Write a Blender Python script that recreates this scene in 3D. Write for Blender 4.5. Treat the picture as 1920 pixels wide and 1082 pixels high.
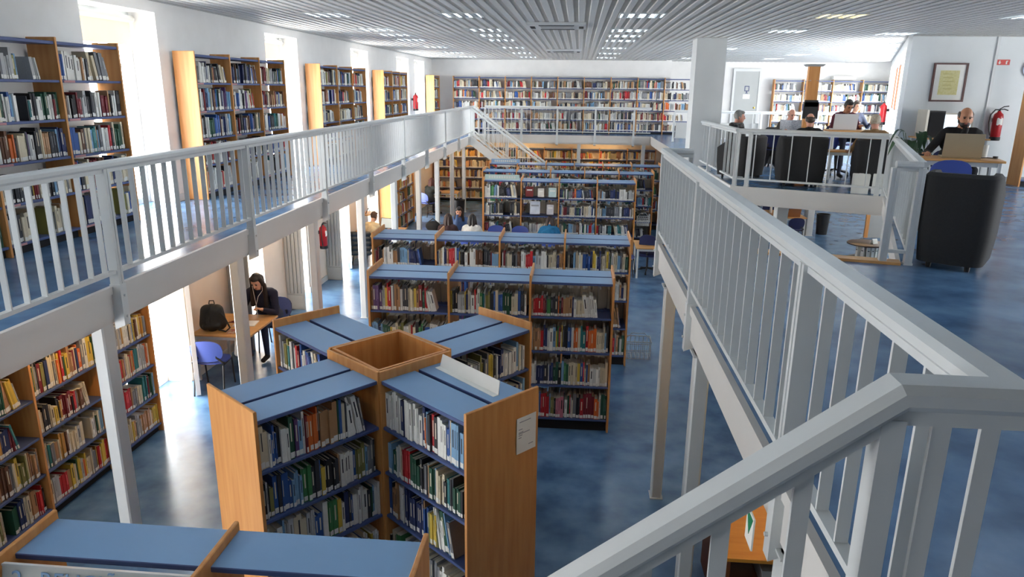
import bpy, bmesh, math, random
import numpy as np
from mathutils import Vector, Matrix
for o in list(bpy.data.objects): bpy.data.objects.remove(o, do_unlink=True)
SC = bpy.context.scene
COL = SC.collection
R_ = math.radians
U = 2.7            # upper floor level
CE = 5.39          # ceiling level
# ------------------------------------------------------------------ camera
def cam_rot(yaw, pitch, roll):
    cy, sy, cp, sp, cr, sr = math.cos(yaw), math.sin(yaw), math.cos(pitch), math.sin(pitch), math.cos(roll), math.sin(roll)
    B = np.array([[1,0,0],[0,0,1],[0,-1,0.]])
    Ry = np.array([[cy,0,sy],[0,1,0],[-sy,0,cy]]); Rp = np.array([[1,0,0],[0,cp,-sp],[0,sp,cp]]); Rr = np.array([[cr,-sr,0],[sr,cr,0],[0,0,1]])
    return (Rr@Rp@Ry@B.T).T
CR = cam_rot(.0868, .2705, .01098)
CAM = Vector((0, 0, 4.3))
cd = bpy.data.cameras.new('camera'); cd.sensor_fit = 'HORIZONTAL'; cd.sensor_width = 36; cd.lens = 36*1349/1920
cd.clip_start = .05; cd.clip_end = 200
co = bpy.data.objects.new('camera', cd); COL.objects.link(co)
mw = Matrix.Identity(4)
for i in range(3):
    mw[i][0] = CR[i][0]; mw[i][1] = -CR[i][1]; mw[i][2] = -CR[i][2]
mw.translation = CAM
co.matrix_world = mw
SC.camera = co
# ------------------------------------------------------------------ world, exposure
w = bpy.data.worlds.new('sky'); SC.world = w; w.use_nodes = True
w.node_tree.nodes['Background'].inputs[0].default_value = (.85, .92, 1, 1)
w.node_tree.nodes['Background'].inputs[1].default_value = 1.0
vs = SC.view_settings; vs.view_transform = 'Standard'; vs.look = 'None'; vs.gamma = 1; vs.use_curve_mapping = False
vs.exposure = 0.1
WIN_E, LAMP_E, WARM_E = 17.0, 29.0, 75.0
# ------------------------------------------------------------------ materials
def L(c):      # sRGB 0-255 -> linear
    return tuple(((v/255)/12.92 if v/255 <= .04045 else ((v/255+.055)/1.055)**2.4) for v in c)
MATS = {}
def mat(name, rgb, rough=.5, var=.0, scale=8., metal=0., bump=0., stretch=None, rgb2=None, spec=.5, detail=3., emit=None, coat=0.):
    if name in MATS: return MATS[name]
    m = bpy.data.materials.new(name); m.use_nodes = True; nt = m.node_tree; b = nt.nodes['Principled BSDF']
    c = L(rgb)
    b.inputs['Roughness'].default_value = rough; b.inputs['Metallic'].default_value = metal
    b.inputs['Specular IOR Level'].default_value = spec; b.inputs['Coat Weight'].default_value = coat
    b.inputs['Base Color'].default_value = (*c, 1)
    if emit:
        b.inputs['Emission Color'].default_value = (*c, 1); b.inputs['Emission Strength'].default_value = emit
    if var or rgb2:
        tc = nt.nodes.new('ShaderNodeTexCoord'); mp = nt.nodes.new('ShaderNodeMapping'); nz = nt.nodes.new('ShaderNodeTexNoise'); rp = nt.nodes.new('ShaderNodeValToRGB')
        nt.links.new(tc.outputs['Object'], mp.inputs[0]); nt.links.new(mp.outputs[0], nz.inputs['Vector']); nt.links.new(nz.outputs['Fac'], rp.inputs[0]); nt.links.new(rp.outputs[0], b.inputs['Base Color'])
        if stretch: mp.inputs['Scale'].default_value = stretch
        nz.inputs['Scale'].default_value = scale; nz.inputs['Detail'].default_value = detail
        c2 = L(rgb2) if rgb2 else tuple(min(1, v*(1+var)) for v in c)
        c1 = c if rgb2 else tuple(v*(1-var) for v in c)
        rp.color_ramp.elements[0].position = .3; rp.color_ramp.elements[1].position = .7
        rp.color_ramp.elements[0].color = (*c1, 1); rp.color_ramp.elements[1].color = (*c2, 1)
        if bump:
            bp = nt.nodes.new('ShaderNodeBump'); bp.inputs['Strength'].default_value = bump; bp.inputs['Distance'].default_value = .01
            nt.links.new(nz.outputs['Fac'], bp.inputs['Height']); nt.links.new(bp.outputs[0], b.inputs['Normal'])
    MATS[name] = m
    return m
def emat(name, rgb, s):
    m = bpy.data.materials.new(name); m.use_nodes = True; nt = m.node_tree; nt.nodes.clear()
    e = nt.nodes.new('ShaderNodeEmission'); o = nt.nodes.new('ShaderNodeOutputMaterial'); nt.links.new(e.outputs[0], o.inputs[0])
    e.inputs[0].default_value = (*L(rgb), 1); e.inputs[1].default_value = s
    MATS[name] = m
    return m
WALL = mat('wall_paint', (226,226,224), .7, .03, 3)
WALLW = mat('wall_paint_warm_light', (232,216,198), .7, .03, 3)  # white lower wall, with some of the warm light put into its colour
FLOOR = mat('blue_linoleum', (62,95,132), .24, 0, 2.6, rgb2=(102,139,176), bump=.015, detail=9.)
NAVY = mat('blue_laminate_edge_and_shade', (66,84,132), .42, .03, 3)  # navy edge band; on whole shelves it puts their shade into the colour
BLUE = mat('blue_laminate', (124,164,204), .38, .04, 2)
WOOD = mat('beech_veneer', (204,138,74), .42, 0, 2.5, rgb2=(218,158,94), stretch=(9,9,.7))
WOODX = mat('beech_desk', (206,150,88), .4, 0, 2.5, rgb2=(220,168,106), stretch=(1,9,9))
EDGE = mat('beech_edge', (206,152,84), .45, .06, 10)
WHITE = mat('white_metal', (205,209,209), .36, .02, 5)
FASC = mat('fascia_paint', (206,204,200), .5, .02, 2)
CEIL = mat('slat_metal', (206,206,203), .5, .03, 3)
CEILD = mat('ceiling_void', (150,150,150), .8)
BLACK = mat('black_plastic', (22,22,24), .5)
DARK = mat('dark_recess', (18,20,26), .8)
TUB = mat('charcoal_fabric', (34,34,35), .85, .12, 60)
CHAIRB = mat('blue_plastic', (74,92,170), .4, .03, 3)
CHAIRD = mat('navy_fabric', (30,38,82), .8, .1, 50)
RED = mat('extinguisher_red', (178,24,32), .3)
GREY = mat('grey_paint', (168,170,168), .5, .03, 4)
DOORG = mat('grey_door', (168,172,170), .45, .02, 4)
PAPER = mat('paper', (236,236,230), .7, .02, 6)
INK = mat('faint_ink', (150,152,158), .8)
PAGES = mat('book_pages', (214,206,186), .85, .08, 60)
LABEL = mat('spine_label_paper', (232,232,226), .7)
SILVER = mat('laptop_silver', (196,190,176), .35, .02, 5, metal=.3)
WINM = emat('daylight_pane', (255,255,255), WIN_E)
LAMPM = emat('lamp_cool', (226,240,255), LAMP_E)
LAMPW = emat('lamp_warm_louvre', (255,226,150), LAMP_E*.6)
WARM = emat('tube_warm', (255,206,140), WARM_E)
# ------------------------------------------------------------------ mesh helpers
class MB:
    def __init__(s): s.v = []; s.f = []; s.m = []
    def add(s, vs, fs, mi=0):
        n = len(s.v); s.v += [tuple(p) for p in vs]; s.f += [tuple(i+n for i in f) for f in fs]; s.m += [mi]*len(fs); return s
    def box(s, a, b, mi=0):
        x0,y0,z0 = a; x1,y1,z1 = b
        return s.add([(x0,y0,z0),(x1,y0,z0),(x1,y1,z0),(x0,y1,z0),(x0,y0,z1),(x1,y0,z1),(x1,y1,z1),(x0,y1,z1)],
            [(0,3,2,1),(4,5,6,7),(0,1,5,4),(1,2,6,5),(2,3,7,6),(3,0,4,7)], mi)
    def cbox(s, c, d, mi=0): return s.box([c[i]-d[i]/2 for i in range(3)], [c[i]+d[i]/2 for i in range(3)], mi)
    def beam(s, p, q, wd, ht, mi=0, bev=0., up=(0,0,1)):   # bar from p to q, chamfered section
        p, q = Vector(p), Vector(q); d = (q-p).normalized(); up = Vector(up)
        sd = d.cross(up).normalized(); u2 = sd.cross(d).normalized(); a, b = wd/2, ht/2
        prof = [(-a,-b),(a,-b),(a,b),(-a,b)] if not bev else [(-a+bev,-b),(a-bev,-b),(a,-b+bev),(a,b-bev),(a-bev,b),(-a+bev,b),(-a,b-bev),(-a,-b+bev)]
        n = len(prof)
        vs = [e+sd*x+u2*y for e in (p, q) for x, y in prof]
        fs = [(i,(i+1)%n,n+(i+1)%n,n+i) for i in range(n)]+[tuple(range(n))[::-1], tuple(range(n,2*n))]
        return s.add(vs, fs, mi)
    def sweep(s, pts, wd, ht, bev=0., mi=0):     # mitred bar along a polyline
        pts = [Vector(p) for p in pts]; a, b = wd/2, ht/2; up = Vector((0,0,1))
        prof = [(-a,-b),(a,-b),(a,b),(-a,b)] if not bev else [(-a+bev,-b),(a-bev,-b),(a,-b+bev),(a,b-bev),(a-bev,b),(-a+bev,b),(-a,b-bev),(-a,-b+bev)]
        n = len(prof); k = len(pts); vs = []
        for i, p in enumerate(pts):
            d = (pts[i]-pts[i-1]).normalized() if i else (pts[1]-pts[0]).normalized(); e = (pts[i+1]-pts[i]).normalized() if i < k-1 else d
            nb = (d+e).normalized(); sd = d.cross(up).normalized(); u2 = sd.cross(d).normalized()
            for x, y in prof:
                q = sd*x+u2*y; vs.append(p+q-d*(q.dot(nb)/d.dot(nb)))
        fs = [(i*n+j, i*n+(j+1)%n, (i+1)*n+(j+1)%n, (i+1)*n+j) for i in range(k-1) for j in range(n)]+[tuple(range(n))[::-1], tuple(range((k-1)*n, k*n))]
        return s.add(vs, fs, mi)
    def tube(s, pts, r, n=8, mi=0, closed=False):
        pts = [Vector(p) for p in pts]; rs = r if isinstance(r, (list, tuple)) else [r]*len(pts); rings = []
        k = len(pts); prev = None
        for i, p in enumerate(pts):
            d = ((pts[(i+1)%k] if closed else pts[min(i+1,k-1)])-(pts[i-1] if closed or i else pts[0])).normalized()
            a = d.orthogonal().normalized() if prev is None else (prev-d*prev.dot(d)).normalized()
            prev = a; b = d.cross(a)
            rings.append([p+a*rs[i]*math.cos(t*2*math.pi/n)+b*rs[i]*math.sin(t*2*math.pi/n) for t in range(n)])
        vs = [q for rg in rings for q in rg]; fs = []
        for i in range(k if closed else k-1):
            j = (i+1)%k
            fs += [(i*n+t, i*n+(t+1)%n, j*n+(t+1)%n, j*n+t) for t in range(n)]
        if not closed: fs += [tuple(range(n))[::-1], tuple(range((k-1)*n, k*n))]
        return s.add(vs, fs, mi)
    def lathe(s, prof, n=20, c=(0,0,0), mi=0):     # prof (r,z) bottom->top
        vs = []; fs = []; k = len(prof)
        for r, z in prof: vs += [(c[0]+r*math.cos(t*2*math.pi/n), c[1]+r*math.sin(t*2*math.pi/n), c[2]+z) for t in range(n)]
        for i in range(k-1): fs += [(i*n+t, i*n+(t+1)%n, (i+1)*n+(t+1)%n, (i+1)*n+t) for t in range(n)]
        fs += [tuple(range(n))[::-1], tuple(range((k-1)*n, k*n))]
        return s.add(vs, fs, mi)
    def plate(s, outline, th, fn, mi=0):           # outline (u,v) polygon -> fn(u,v,w) w in {0,th}
        n = len(outline); cu = sum(p[0] for p in outline)/n; cv = sum(p[1] for p in outline)/n; vs = []
        ks = (1., .66, .33)
        for wv in (0, th):
            for k in ks: vs += [fn(cu+(u-cu)*k, cv+(v-cv)*k, wv) for u, v in outline]
            vs.append(fn(cu, cv, wv))
        m = 3*n+1; fs = []
        for i in range(n):
            j = (i+1)%n
            for q in (0, 1):
                fs.append((q*n+j, q*n+i, (q+1)*n+i, (q+1)*n+j)); fs.append((m+q*n+i, m+q*n+j, m+(q+1)*n+j, m+(q+1)*n+i))
            fs.append((2*n+j, 2*n+i, 3*n)); fs.append((m+2*n+i, m+2*n+j, m+3*n))
            fs.append((i, j, m+j, m+i))
        return s.add(vs, fs, mi)
    def poly(s, pts, z0, z1, mi=0):                # extruded simple polygon (ccw)
        n = len(pts); vs = [(x,y,z0) for x,y in pts]+[(x,y,z1) for x,y in pts]
        return s.add(vs, [tuple(range(n))[::-1], tuple(range(n,2*n))]+[(i,(i+1)%n,n+(i+1)%n,n+i) for i in range(n)], mi)
    def mesh(s, name, mats, smooth=False):
        me = bpy.data.meshes.new(name); me.from_pydata(s.v, [], s.f); ms = mats if isinstance(mats, (list, tuple)) else [mats]
        for m in ms: me.materials.append(m)
        if len(ms) > 1: me.polygons.foreach_set('material_index', s.m)
        if smooth: me.polygons.foreach_set('use_smooth', [True]*len(me.polygons))
        me.update()
        if smooth: me.set_sharp_from_angle(angle=R_(40))
        return me
    def build(s, name, mats, parent=None, smooth=False, label=None): return link(s.mesh(name, mats, smooth), name, parent, label)
def link(me, name, parent=None, label=None, loc=None):
    o = bpy.data.objects.new(name, me); COL.objects.link(o)
    if parent: o.parent = parent
    if label: o['label'] = label
    if loc is not None: o.location = loc
    return o
def tag(o, label, cat, group=None):
    o['label'] = label; o['category'] = cat
    if group: o['group'] = group
    return o
def struct(o): o['kind'] = 'structure'; return o
def thing(name, label, cat, loc=(0,0,0), rz=0, group=None):
    o = bpy.data.objects.new(name, None); COL.objects.link(o); o.location = loc; o.rotation_euler = (0,0,rz); o.empty_display_size = .1
    return tag(o, label, cat, group)
def B(name, mats, *boxes, parent=None):
    m = MB()
    for a, b in boxes: m.box(a, b)
    return m.build(name, mats, parent)
def copy_tree(o, parent=None):
    c = o.copy(); COL.objects.link(c); c.parent = parent
    for ch in list(o.children): copy_tree(ch, c)
    return c
ORD = ['first','second','third','fourth','fifth','sixth','seventh','eighth','ninth','tenth','eleventh','twelfth']
def nth(n): return '%d%s' % (n, 'th' if 10 <= n % 100 <= 20 else {1:'st',2:'nd',3:'rd'}.get(n % 10, 'th'))
# ================================================================== STRUCTURE
struct(B('floor', FLOOR, ((-6.2,-5.2,-.1),(12.6,30,0))))
UF = {
 'left': [(-5.66,-5),(-3.8,-5),(-3.8,26.8),(-5.66,26.8)],
 'right': [(.95,-5),(12.4,-5),(12.4,15.42),(6.43,15.42),(10.67,26.8),(2.65,26.8),(2.75,13.0),(4.95,12.0),(3.2,7.19),(1.85,7.54),(.95,7.8)],
 'far': [(-5.66,26.8),(10.67,26.8),(11.25,28.45),(11.25,29.6),(3.2,29.6),(3.2,28.46),(-5.66,28.46)],
 'near': [(-3.8,-5),(.95,-5),(.95,.35),(-3.8,.35)]}
for k, pts in UF.items():
    struct(MB().poly(pts, U-.04, U).build('floor_gallery_'+k, FLOOR))
    struct(MB().poly(pts, U-.25, U-.041).build('ceiling_under_gallery_'+k, FASC))
TR = [0]
def trim(mb, m, parent=None):
    TR[0] += 1
    return struct(mb.build('trim_%d' % TR[0], m))
def fascia(p, q, out):           # board along floor edge p->q, out = unit outward normal
    p, q, n = Vector((*p,0)), Vector((*q,0)), Vector((*out,0)); m = MB()
    m.beam(p+n*.012+Vector((0,0,U-.165)), q+n*.012+Vector((0,0,U-.165)), .02, .21)
    m.beam(p+n*.02+Vector((0,0,U-.031)), q+n*.02+Vector((0,0,U-.031)), .04, .064)
    m.beam(p-n*.03+Vector((0,0,U-.29)), q-n*.03+Vector((0,0,U-.29)), .05, .05)
    trim(m, FASC)
fascia((-3.8,-4.9),(-3.8,26.8),(1,0)); fascia((-3.8,26.8),(2.6,26.8),(0,-1)); fascia((.95,7.8),(.95,-4.9),(-1,0))
def unit(a, b):
    v = Vector((b[0]-a[0], b[1]-a[1])).normalized(); return v
for a, b in (((4.95,12.0),(2.75,13.0)),((2.75,13.0),(2.65,26.8)),((3.2,7.19),(4.95,12.0)),((.95,7.8),(1.85,7.54)),((1.85,7.54),(3.2,7.19))):
    v = unit(a, b); n = (-v[1], v[0]); 
    c = ((a[0]+b[0])/2, (a[1]+b[1])/2); ctr = (2.4, 9.8) if a[1] < 13 else (0, 18)
    if (ctr[0]-c[0])*n[0]+(ctr[1]-c[1])*n[1] < 0: n = (-n[0], -n[1])
    fascia(a, b, n)
# pale wooden nosing along the head of the open stair
m = MB(); m.beam((.98,7.72,U+.012),(1.85,7.47,U+.012),.16,.03); m.beam((1.85,7.47,U+.012),(3.16,7.12,U+.012),.16,.03); trim(m, WOODX)
# ---- left wall with window openings (upper and lower storeys)
XW, XO = -5.66, -6.16
UPW = [(-1.8,-.3),(3.2,4.7-.6),(8.2,9.73),(13.2,14.75),(18.25,19.78),(22.9,24.55),(25.4,27.05)]
LOW = [(1.4,3.4),(8.1,9.6),(11.1,12.4),(13.42,14.55),(15.75,17.3),(19.15,20.2),(23.5,24.3)]
def wall_run(name, wins, z0, z1, top, mt, ya=-5.2, yb=28.5):
    m = MB(); y = ya
    for a, b in wins:
        m.box((XO,y,z0),(XW,a,z1)); m.box((XO,a,top),(XW,b,z1)); y = b
    m.box((XO,y,z0),(XW,yb,z1)); return struct(m.build(name, mt))
wall_run('wall_left', UPW, U-.02, CE+.1, 5.23, WALL)
wall_run('wall_left_lower', LOW, 0, U-.021, 2.32, WALLW)
struct(B('floor_window_bays', FLOOR, *[((XO,a,U-.1),(XW,b,U)) for a, b in UPW]))
WN = [0]
BLIND = mat('cream_blind_glow', (244,226,188), .8, .03, 4, emit=.45)  # blind given a glow of its own, for daylight coming through it
def window(y0, y1, z0, z1, blind):
    WN[0] += 1
    w = bpy.data.objects.new('window_%d' % WN[0], None); COL.objects.link(w); w.location = (-6.08, y0, z0); struct(w)
    W, H = y1-y0, z1-z0; m = MB()
    for a, b in (((-.03,0,0),(.05,.06,H)),((-.03,W-.06,0),(.05,W,H)),((-.03,.06,0),(.05,W-.06,.08)),((-.03,.06,H-.06),(.05,W-.06,H)),((-.03,W/2-.045,.08),(.05,W/2+.045,H-.06)),((-.03,.06,H*.72),(.045,W/2-.045,H*.72+.05)),((-.03,W/2+.045,H*.72),(.045,W-.06,H*.72+.05))): m.box(a, b)
    m.build('window_frame', WHITE, w)
    for a, b in ((.06, W/2-.045),(W/2+.045, W-.06)):
        for c, d in ((.08, H*.72),(H*.72+.05, H-.06)):
            B('pane', WINM, ((-.012,a,c),(0,b,d)), parent=w)
    if blind:
        B('roller_blind', BLIND, ((.07,.04,H-.42),(.078,W-.04,H-.12)), parent=w)
        MB().tube([(.1,.02,H-.09),(.1,W-.02,H-.09)], .045, 12).build('blind_roll', PAPER, w, True)
for a, b in UPW: window(a, b, U, 5.23, True)
for a, b in LOW: window(a, b, 0, 2.32, False)
# ribbed grey shutter leaves standing out from the lower left wall, and white door leaves
def shutter(y, x1=-5.3, h=2.3):
    o = bpy.data.objects.new('trim_%d' % (TR[0]+1), None); TR[0] += 1; COL.objects.link(o); struct(o); o.location = (XW, y, 0)
    wd = x1-XW
    B('shutter_board', GREY, ((0,0,.0),(wd,.03,h)), parent=o)
    B('rail', GREY, ((0.02,-.012,.02),(wd-.02,0,.3)), parent=o)
    for i in range(4): B('slat', GREY, ((.03+i*(wd-.06)/4,-.03,.34),(.03+i*(wd-.06)/4+.045,0,h-.05)), parent=o)
for y in (11.0,13.34,15.68): shutter(y)
for x_, y, an, n in ((-5.62,9.66,-59,1),(-5.62,17.32,-72,2)):
    d = bpy.data.objects.new('door_%d' % n, None); COL.objects.link(d); struct(d); d.location = (x_, y, 0); d.rotation_euler = (0,0,R_(an))
    B('door_leaf', WHITE, ((0,-.02,.02),(.6,.02,2.28)), parent=d); B('door_edge', WHITE, ((.6,-.03,.02),(.66,.03,2.28)), parent=d)
struct(B('baseboard_left', WHITE, ((XW,9.66,0),(XW+.02,11.0,.12)),((XW,12.4,0),(XW+.02,13.34,.12)),((XW,14.55,0),(XW+.02,15.68,.12)),((XW,17.5,0),(XW+.02,19.15,.12)),((XW,9.73,U),(XW+.02,13.2,U+.1)),((XW,14.75,U),(XW+.02,18.25,U+.1)),((XW,19.78,U),(XW+.02,22.9,U+.1))))
# ---- other walls
struct(B('wall_far', WALL, ((-6.2,28.46,U),(3.2,28.7,CE+.1)),((3.2,29.6,0),(12.6,29.8,CE+.1)),((3.2,28.46,U),(3.4,29.6,CE+.1))))
struct(B('wall_far_lower', WALLW, ((-6.2,28.46,0),(3.2,28.7,U-.001)),((3.2,28.46,0),(3.4,29.6,U-.001))))
struct(B('wall_right', WALL, ((12.4,-5.2,0),(12.6,29.8,CE+.1))))
struct(B('wall_back', WALL, ((-6.2,-5.2,0),(12.6,-5.0,CE+.1))))
struct(B('wall_right_front', mat('wall_cool', (214,219,220), .6, .02, 3), ((6.43,15.42,U),(12.4,15.6,CE+.1))))
struct(B('trim_90', WHITE, ((8.0,15.395,U),(8.05,15.42,CE))))
# skewed window wall on the right of the reading area
A0, A1 = Vector((6.43,15.6)), Vector((11.25,28.45)); AL = (A1-A0).length; AN = math.atan2(A1.y-A0.y, A1.x-A0.x)
wr = bpy.data.objects.new('wall_reading', None); COL.objects.link(wr); struct(wr); wr.location = (A0.x, A0.y, U); wr.rotation_euler = (0,0,AN)
ws = [(.5+2.2*i, .5+2.2*i+1.55) for i in range(6)]; m = MB(); x = 0
for a, b in ws: m.box((x,-.25,0),(a,0,2.75)); m.box((a,-.25,2.5),(b,0,2.75)); m.box((a,-.25,0),(b,0,.35)); x = b
m.box((x,-.25,0),(AL,0,2.75)); m.build('wall_piers', WALL, wr)
for i, (a, b) in enumerate(ws):
    w_ = bpy.data.objects.new('window_%d' % (20+i), None); COL.objects.link(w_); struct(w_)
    w_.location = A0.to_3d()+Vector((math.cos(AN)*a, math.sin(AN)*a, U+.35)); w_.rotation_euler = (0,0,AN); W = b-a
    B('window_frame', WHITE, ((0,-.2,0),(.05,-.14,2.15)),((W-.05,-.2,0),(W,-.14,2.15)),((.05,-.2,0),(W-.05,-.14,.05)),((.05,-.2,2.1),(W-.05,-.14,2.15)),((W/2-.03,-.2,.05),(W/2+.03,-.14,2.1)), parent=w_)
    B('pane', WINM, ((.05,-.19,.05),(W/2-.03,-.18,2.1)), parent=w_); B('pane', WINM, ((W/2+.03,-.19,.05),(W-.05,-.18,2.1)), parent=w_)
for i, s in enumerate((2.25, 4.45)):
    p = A0.to_3d()+Vector((math.cos(AN)*s, math.sin(AN)*s, U+1.25))
    t = thing('wall_panel', ['brown framed panel on the window pier nearest the white wall','brown framed panel on the second window pier of the reading area'][i], 'picture', p, AN)
    B('board', mat('brown_board', (112,62,34), .5, .1, 6), ((-.2,.002,0),(.2,.03,.95)), parent=t); B('frame', BLACK, ((-.22,.002,-.02),(.22,.02,0)),((-.22,.002,.95),(.22,.02,.97)), parent=t)
# window in the far right wall of the near floor
for i, (a, b) in enumerate(((3.0,5.0),(7.0,9.0),(11.0,13.0))):
    w_ = bpy.data.objects.new('window_%d' % (30+i), None); COL.objects.link(w_); struct(w_); w_.location = (12.36, a, U+.5)
    B('window_frame', WHITE, ((-.03,-.05,-.05),(.03,0,2.05)),((-.03,2,-.05),(.03,2.05,2.05)),((-.03,0,-.05),(.03,2,0)),((-.03,0,2.0),(.03,2,2.05)), parent=w_)
    B('pane', WINM, ((-.01,0,0),(0,2,2)), parent=w_)
# pillar through the gallery + slim steel columns
struct(B('column', mat('pillar_paint', (212,216,216), .55, .02, 3), ((2.47,16.45,0),(3.1,17.1,CE))))
def column(x, y, wx=.115, wy=.16, h=U-.3, mt=WHITE):
    c = bpy.data.objects.new('column', None); COL.objects.link(c); struct(c); c.location = (x, y, 0)
    MB().beam((0,0,0),(0,0,h),wx,wy,bev=.012,up=(0,1,0)).build('shaft', mt, c); B('cap', mt, ((-wx/2-.02,-wy/2-.02,h-.012),(wx/2+.02,wy/2+.02,h)), parent=c); B('foot', mt, ((-wx/2-.012,-wy/2-.012,0),(wx/2+.012,wy/2+.012,.012)), parent=c)
for y in (2.9,5.5,8.0,10.55,13.03,15.55,18.05,20.55,23.05,25.55): column(-3.99, y)
for y in (7.15,5.2,2.8): column(.99, y, .115, .14)
for x in (-2.6,.06,2.4): column(x, 26.95, .13, .13)
for x, y in ((7.25,22.8),(7.75,24.6),(3.6,12.9),(8.4,13.5)): column(x, y, .2, .2)
# ---- ceiling: plate, long slats, cross fins
cl = struct(B('ceiling', CEILD, ((-6.2,-5.2,CE+.09),(12.6,29.8,CE+.2))))
P_, SW, SH = .165, .1, .055
def skew_y(x): return 15.6+(x-6.43)*(28.45-15.6)/(11.25-6.43)
slat_mesh = {}
x = XW+.05; fins = MB(); rowsx = []
while x < 12.3:
    segs = []
    if x < 3.25: segs = [(0., 28.46)]
    elif x < 6.43: segs = [(0., 29.6)]
    else:
        segs = [(0., 15.42)]
        if x < 11.2: segs.append((skew_y(x)+.05, 29.6))
    for a, b in segs:
        k = round(b-a, 2)
        if k not in slat_mesh: slat_mesh[k] = MB().beam((0,0,SH/2),(0,k,SH/2),SW,SH,bev=.012).mesh('slat', CEIL)
        link(slat_mesh[k], 'slat', cl, loc=(x, a, CE))
        y = max(a, 6.)
        while y < b:
            fins.add([(x+SW/2,y,CE+.006),(x+P_-SW/2,y,CE+.006),(x+P_-SW/2,y,CE+.088),(x+SW/2,y,CE+.088)], [(0,1,2,3)]); y += .075
    x += P_
f = fins.build('cross_fins', CEIL, cl); f['kind'] = 'stuff'
struct(B('trim_91', GREY, ((XW,0,CE-.02),(XW+.03,28.46,CE)),((XW,28.43,CE-.02),(3.2,28.46,CE)),((6.43,15.39,CE-.02),(12.4,15.42,CE))))
# ---- ceiling lamps
def lamp_proto(mt):
    t = thing('ceiling_lamp', 'x', 'lamp', (0,0,CE-.012), 0, 'louvred lamps in the slatted ceiling'); w_, d_ = .68, .62; m = MB()
    for a, b in (((-w_/2,-d_/2,0),(w_/2,-d_/2+.02,.05)),((-w_/2,d_/2-.02,0),(w_/2,d_/2,.05)),((-w_/2,-d_/2+.02,0),(-w_/2+.02,d_/2-.02,.05)),((w_/2-.02,-d_/2+.02,0),(w_/2,d_/2-.02,.05))): m.box(a, b)
    m.build('frame', WHITE, t)
    B('diffuser', mt, ((-w_/2+.02,-d_/2+.02,.045),(w_/2-.02,d_/2-.02,.055)), parent=t)
    m = MB()
    for i in range(1, 12): m.box((-w_/2+i*w_/12-.003,-d_/2+.02,.004),(-w_/2+i*w_/12+.003,d_/2-.02,.044))
    m.build('louvre', WHITE, t)
    return t
LX = [(-4.0,'over the left gallery'),(-1.87,'left of the air conditioners'),(.9,'right of the air conditioners'),(3.75,'in line with the white pillar'),(6.5,'on the right over the desks')]
LY = [11.65,14.5,15.9,17.4,20.5,23.45,26.4]
first = lamp_proto(LAMPM); used = False; lamps = []
for xi, (lx, side) in enumerate(LX):
    k = 0
    for ly in LY:
        if xi == 3 and ly in (15.9,17.4): continue
        if xi == 4 and ly in (14.5,15.9,17.4): continue
        lamps.append((lx, ly, side, k)); k += 1
lamps += [(5.95,15.0,None,0),(6.5,18.7,None,1),(8.1,22.4,None,2),(8.8,24.8,None,3),(9.7,27.4,None,4)]
for ly in (8.75,5.85,2.95):
    for lx, _ in LX+[(9.3,'')]: lamps.append((lx,ly,None,5))
EX = ['louvred ceiling lamp just above the corner of the white wall','louvred ceiling lamp nearest the window wall of the reading area','bright ceiling lamp second along the window wall','bright ceiling lamp third along the window wall','bright ceiling lamp farthest along the window wall']
for lx, ly, side, k in lamps:
    if lx == 3.75 and ly == 11.65:
        t = lamp_proto(LAMPW); t['label'] = 'warm yellow louvred ceiling lamp above the open stair'
    elif not used: t = first; used = True
    else: t = copy_tree(first)
    t.location = (lx, ly, CE-.012)
    if side and not (lx == 3.75 and ly == 11.65): t['label'] = 'louvred ceiling lamp, %s from the front %s' % (ORD[k], side)
    elif side is None: t['label'] = EX[k] if k < 5 else 'louvred ceiling lamp above the near end of the hall, %s row, %s from left' % (ORD[[2.95,5.85,8.75].index(ly)], ORD[[-4.0,-1.87,.9,3.75,6.5,9.3].index(lx)])
for i, (ax, ay) in enumerate(((-.42,13.3),(-.48,21.75))):
    t = thing('air_conditioner', ['white ceiling cassette air conditioner, the nearer of two','white ceiling cassette air conditioner, the farther of two'][i], 'air conditioner', (ax,ay,CE-.05), 0, 'ceiling air conditioners')
    MB().beam((-.5,0,.03),(.5,0,.03),.95,.06,bev=.015).build('cover', WHITE, t)
    B('grille', GREY, ((-.28,-.3,-.006),(.28,.3,0)), parent=t)
    for a, b in (((-.3,-.42,-.008),(.3,-.35,0)),((-.3,.35,-.008),(.3,.42,0)),((-.46,-.2,-.008),(-.38,.2,0)),((.38,-.2,-.008),(.46,.2,0))): B('air_slot', BLACK, (a, b), parent=t)
# warm tube lamps below the galleries
tubes = [(0.9,27.3,0,'warm tube lamp under the far gallery, right'),(-2.0,27.3,0,'warm tube lamp under the far gallery, left'),(-4.4,27.3,0,'warm tube lamp under the far gallery, in the corner'),(-4.9,23.,1,'warm tube lamp under the left gallery above the far desk'),(-4.9,17.,1,'warm tube lamp under the left gallery above the laptop user'),(-4.9,11.6,1,'warm tube lamp under the left gallery above the studying woman'),(-4.7,6.5,1,'warm tube lamp under the left gallery above the low wall shelves'),(7.4,19.5,0,'warm tube lamp under the right gallery above the round table'),(2.2,5.6,1,'warm tube lamp under the right gallery above the orange counter')]
for tx, ty, r, lb in tubes:
    t = thing('tube_lamp', lb, 'lamp', (tx,ty,U-.3), R_(90)*r, 'tube lamps below the galleries')
    B('housing', WHITE, ((-.62,-.05,.0),(.62,.05,.048)), parent=t)
    MB().tube([(-.58,0,-.02),(.58,0,-.02)], .018, 10).build('tube', WARM, t)
    for s in (-1, 1): B('end_cap', WHITE, ((s*.6-.02,-.03,-.045),(s*.6+.02,.03,0)), parent=t)
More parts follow.
